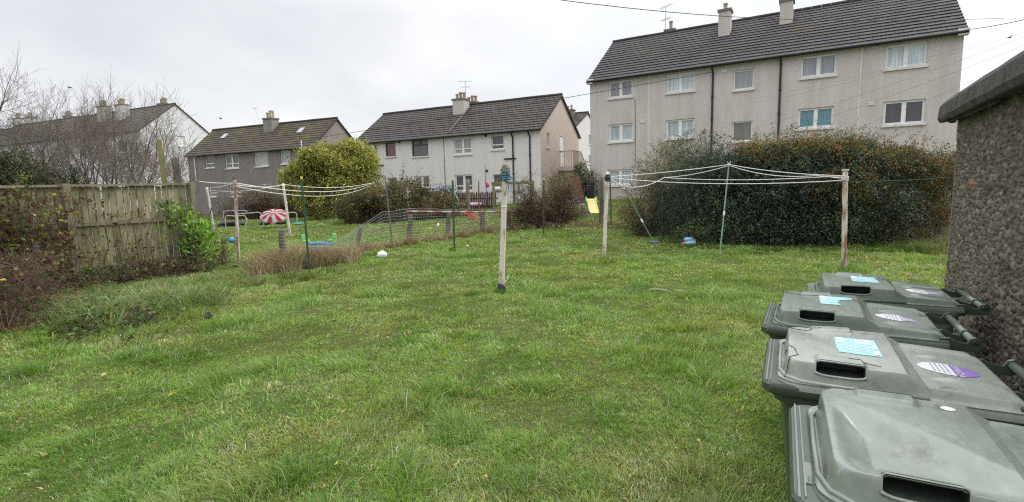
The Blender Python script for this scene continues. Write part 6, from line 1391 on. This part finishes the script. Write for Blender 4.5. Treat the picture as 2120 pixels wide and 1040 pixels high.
# ------------------------------------------------------------------ small things on the lawn
p = gnd(433, 660); root = thing('plant_pot', 'small black plastic pot lying on the lawn by the grass tussock', 'pot', p); m = MB(); m.lathe([(.035, 0), (.045, .06), (.05, .065), (.05, .075), (.042, .075), (.035, .02)], 16, Matrix.Translation((0, 0, .01)) @ Matrix.Rotation(.5, 4, 'X')); m.build('pot', mat('black_pot', (.03, .03, .032), .4, .5), root, True)
M_STICK = mat('pale_stick', (.48, .42, .32), .85, .1, .3, 20); M_DSTICK = mat('brown_stick', (.20, .14, .09), .9, .1, .3, 20)
for (u0, v0), (u1, v1), lab, mm in (((1345, 606), (1381, 608), 'pale stick lying on the lawn right of the middle pole, longer of two', M_STICK), ((1398, 609), (1420, 611), 'short pale stick lying on the lawn beside a longer one', M_STICK), ((255, 625), (330, 605), 'brown fallen branch lying in the long grass at the left', M_DSTICK), ((320, 672), (370, 662), 'thin brown twig lying at the edge of the left tussock', M_DSTICK)):
    a, b_ = gnd(u0, v0)+Vector((0, 0, .05)), gnd(u1, v1)+Vector((0, 0, .05)); m = MB(); m.tube([a, a.lerp(b_, .5)+Vector((0, 0, .01)), b_], [.012, .013, .008], 6); solid('stick', lab, 'stick', m, mm)
g = random.Random(4)
LFM = [mat('yellow_leaf', (.50, .40, .08), .6, .3), mat('brown_leaf', (.12, .07, .045), .7, .2), mat('tan_leaf', (.36, .26, .13), .7, .2)]
for u, v, mm, w_, lab in ((218, 787, 2, .055, 'curled tan leaf on the lawn below the left tussock'), (358, 829, 0, .05, 'yellow leaf on the lawn in the lower left'), (298, 902, 1, .045, 'dark brown leaf on the lawn in the lower left'), (397, 872, 1, .05, 'grey brown leaf on the lawn right of the yellow leaf'), (245, 815, 1, .05, 'brown leaf among dry stems on the lower left lawn'), (1228, 620, 1, .05, 'small dark leaf on the lawn right of the middle pole'), (1005, 1006, 0, .03, 'tiny orange leaf in the grass at the bottom of the photo'), (985, 750, 1, .03, 'tiny brown leaf in the middle of the lawn')):
    p = gnd(u, v)+Vector((0, 0, .055)); a = g.random()*6; m = MB(); d = Vector((math.cos(a), math.sin(a), .15)); s = Vector((-d.y, d.x, .1)); k = w_*.5
    m.add([p-d*k*1.3, p-d*k*.2+s*k*.7+Vector((0, 0, .012)), p+d*k*.5+s*k*.6+Vector((0, 0, .008)), p+d*k*1.3, p+d*k*.5-s*k*.6+Vector((0, 0, .012)), p-d*k*.2-s*k*.7+Vector((0, 0, .006)), p+Vector((0, 0, -.004))], [(0,1,6), (1,2,6), (2,3,6), (3,4,6), (4,5,6), (5,0,6)]); solid('fallen_leaf', lab, 'leaf', m, LFM[mm])
# birds
for u, v, Y, lab in ((457, 246, 60, 'small dark bird flying above the grey house'), (145, 182, 50, 'small dark bird flying above the bare trees'), (2090, 78, 45, 'small dark bird flying right of the flats')):
    p = at(u, v, Y); root = thing('bird', lab, 'bird', p); m = MB(); m.sphere((0, 0, 0), (.16, .06, .055), 10, 6); m.add([(-.05, .02, .02), (.07, .02, .02), (.0, .30, .12), (-.08, .28, .11), (-.05, .02, .035), (.07, .02, .035)], [(0,1,2,3), (3,2,5,4)]); m.add([(-.05, -.02, .02), (.07, -.02, .02), (.0, -.30, .12), (-.08, -.28, .11), (-.05, -.02, .035), (.07, -.02, .035)], [(3,2,1,0), (4,5,2,3)]); m.add([(-.13, .03, 0), (-.13, -.03, 0), (-.26, -.05, 0), (-.26, .05, 0)], [(0,1,2,3)]); m.build('body', mat('dark_feathers', (.04, .038, .036), .8, .2) if u == 457 else bpy.data.materials['dark_feathers'], root)
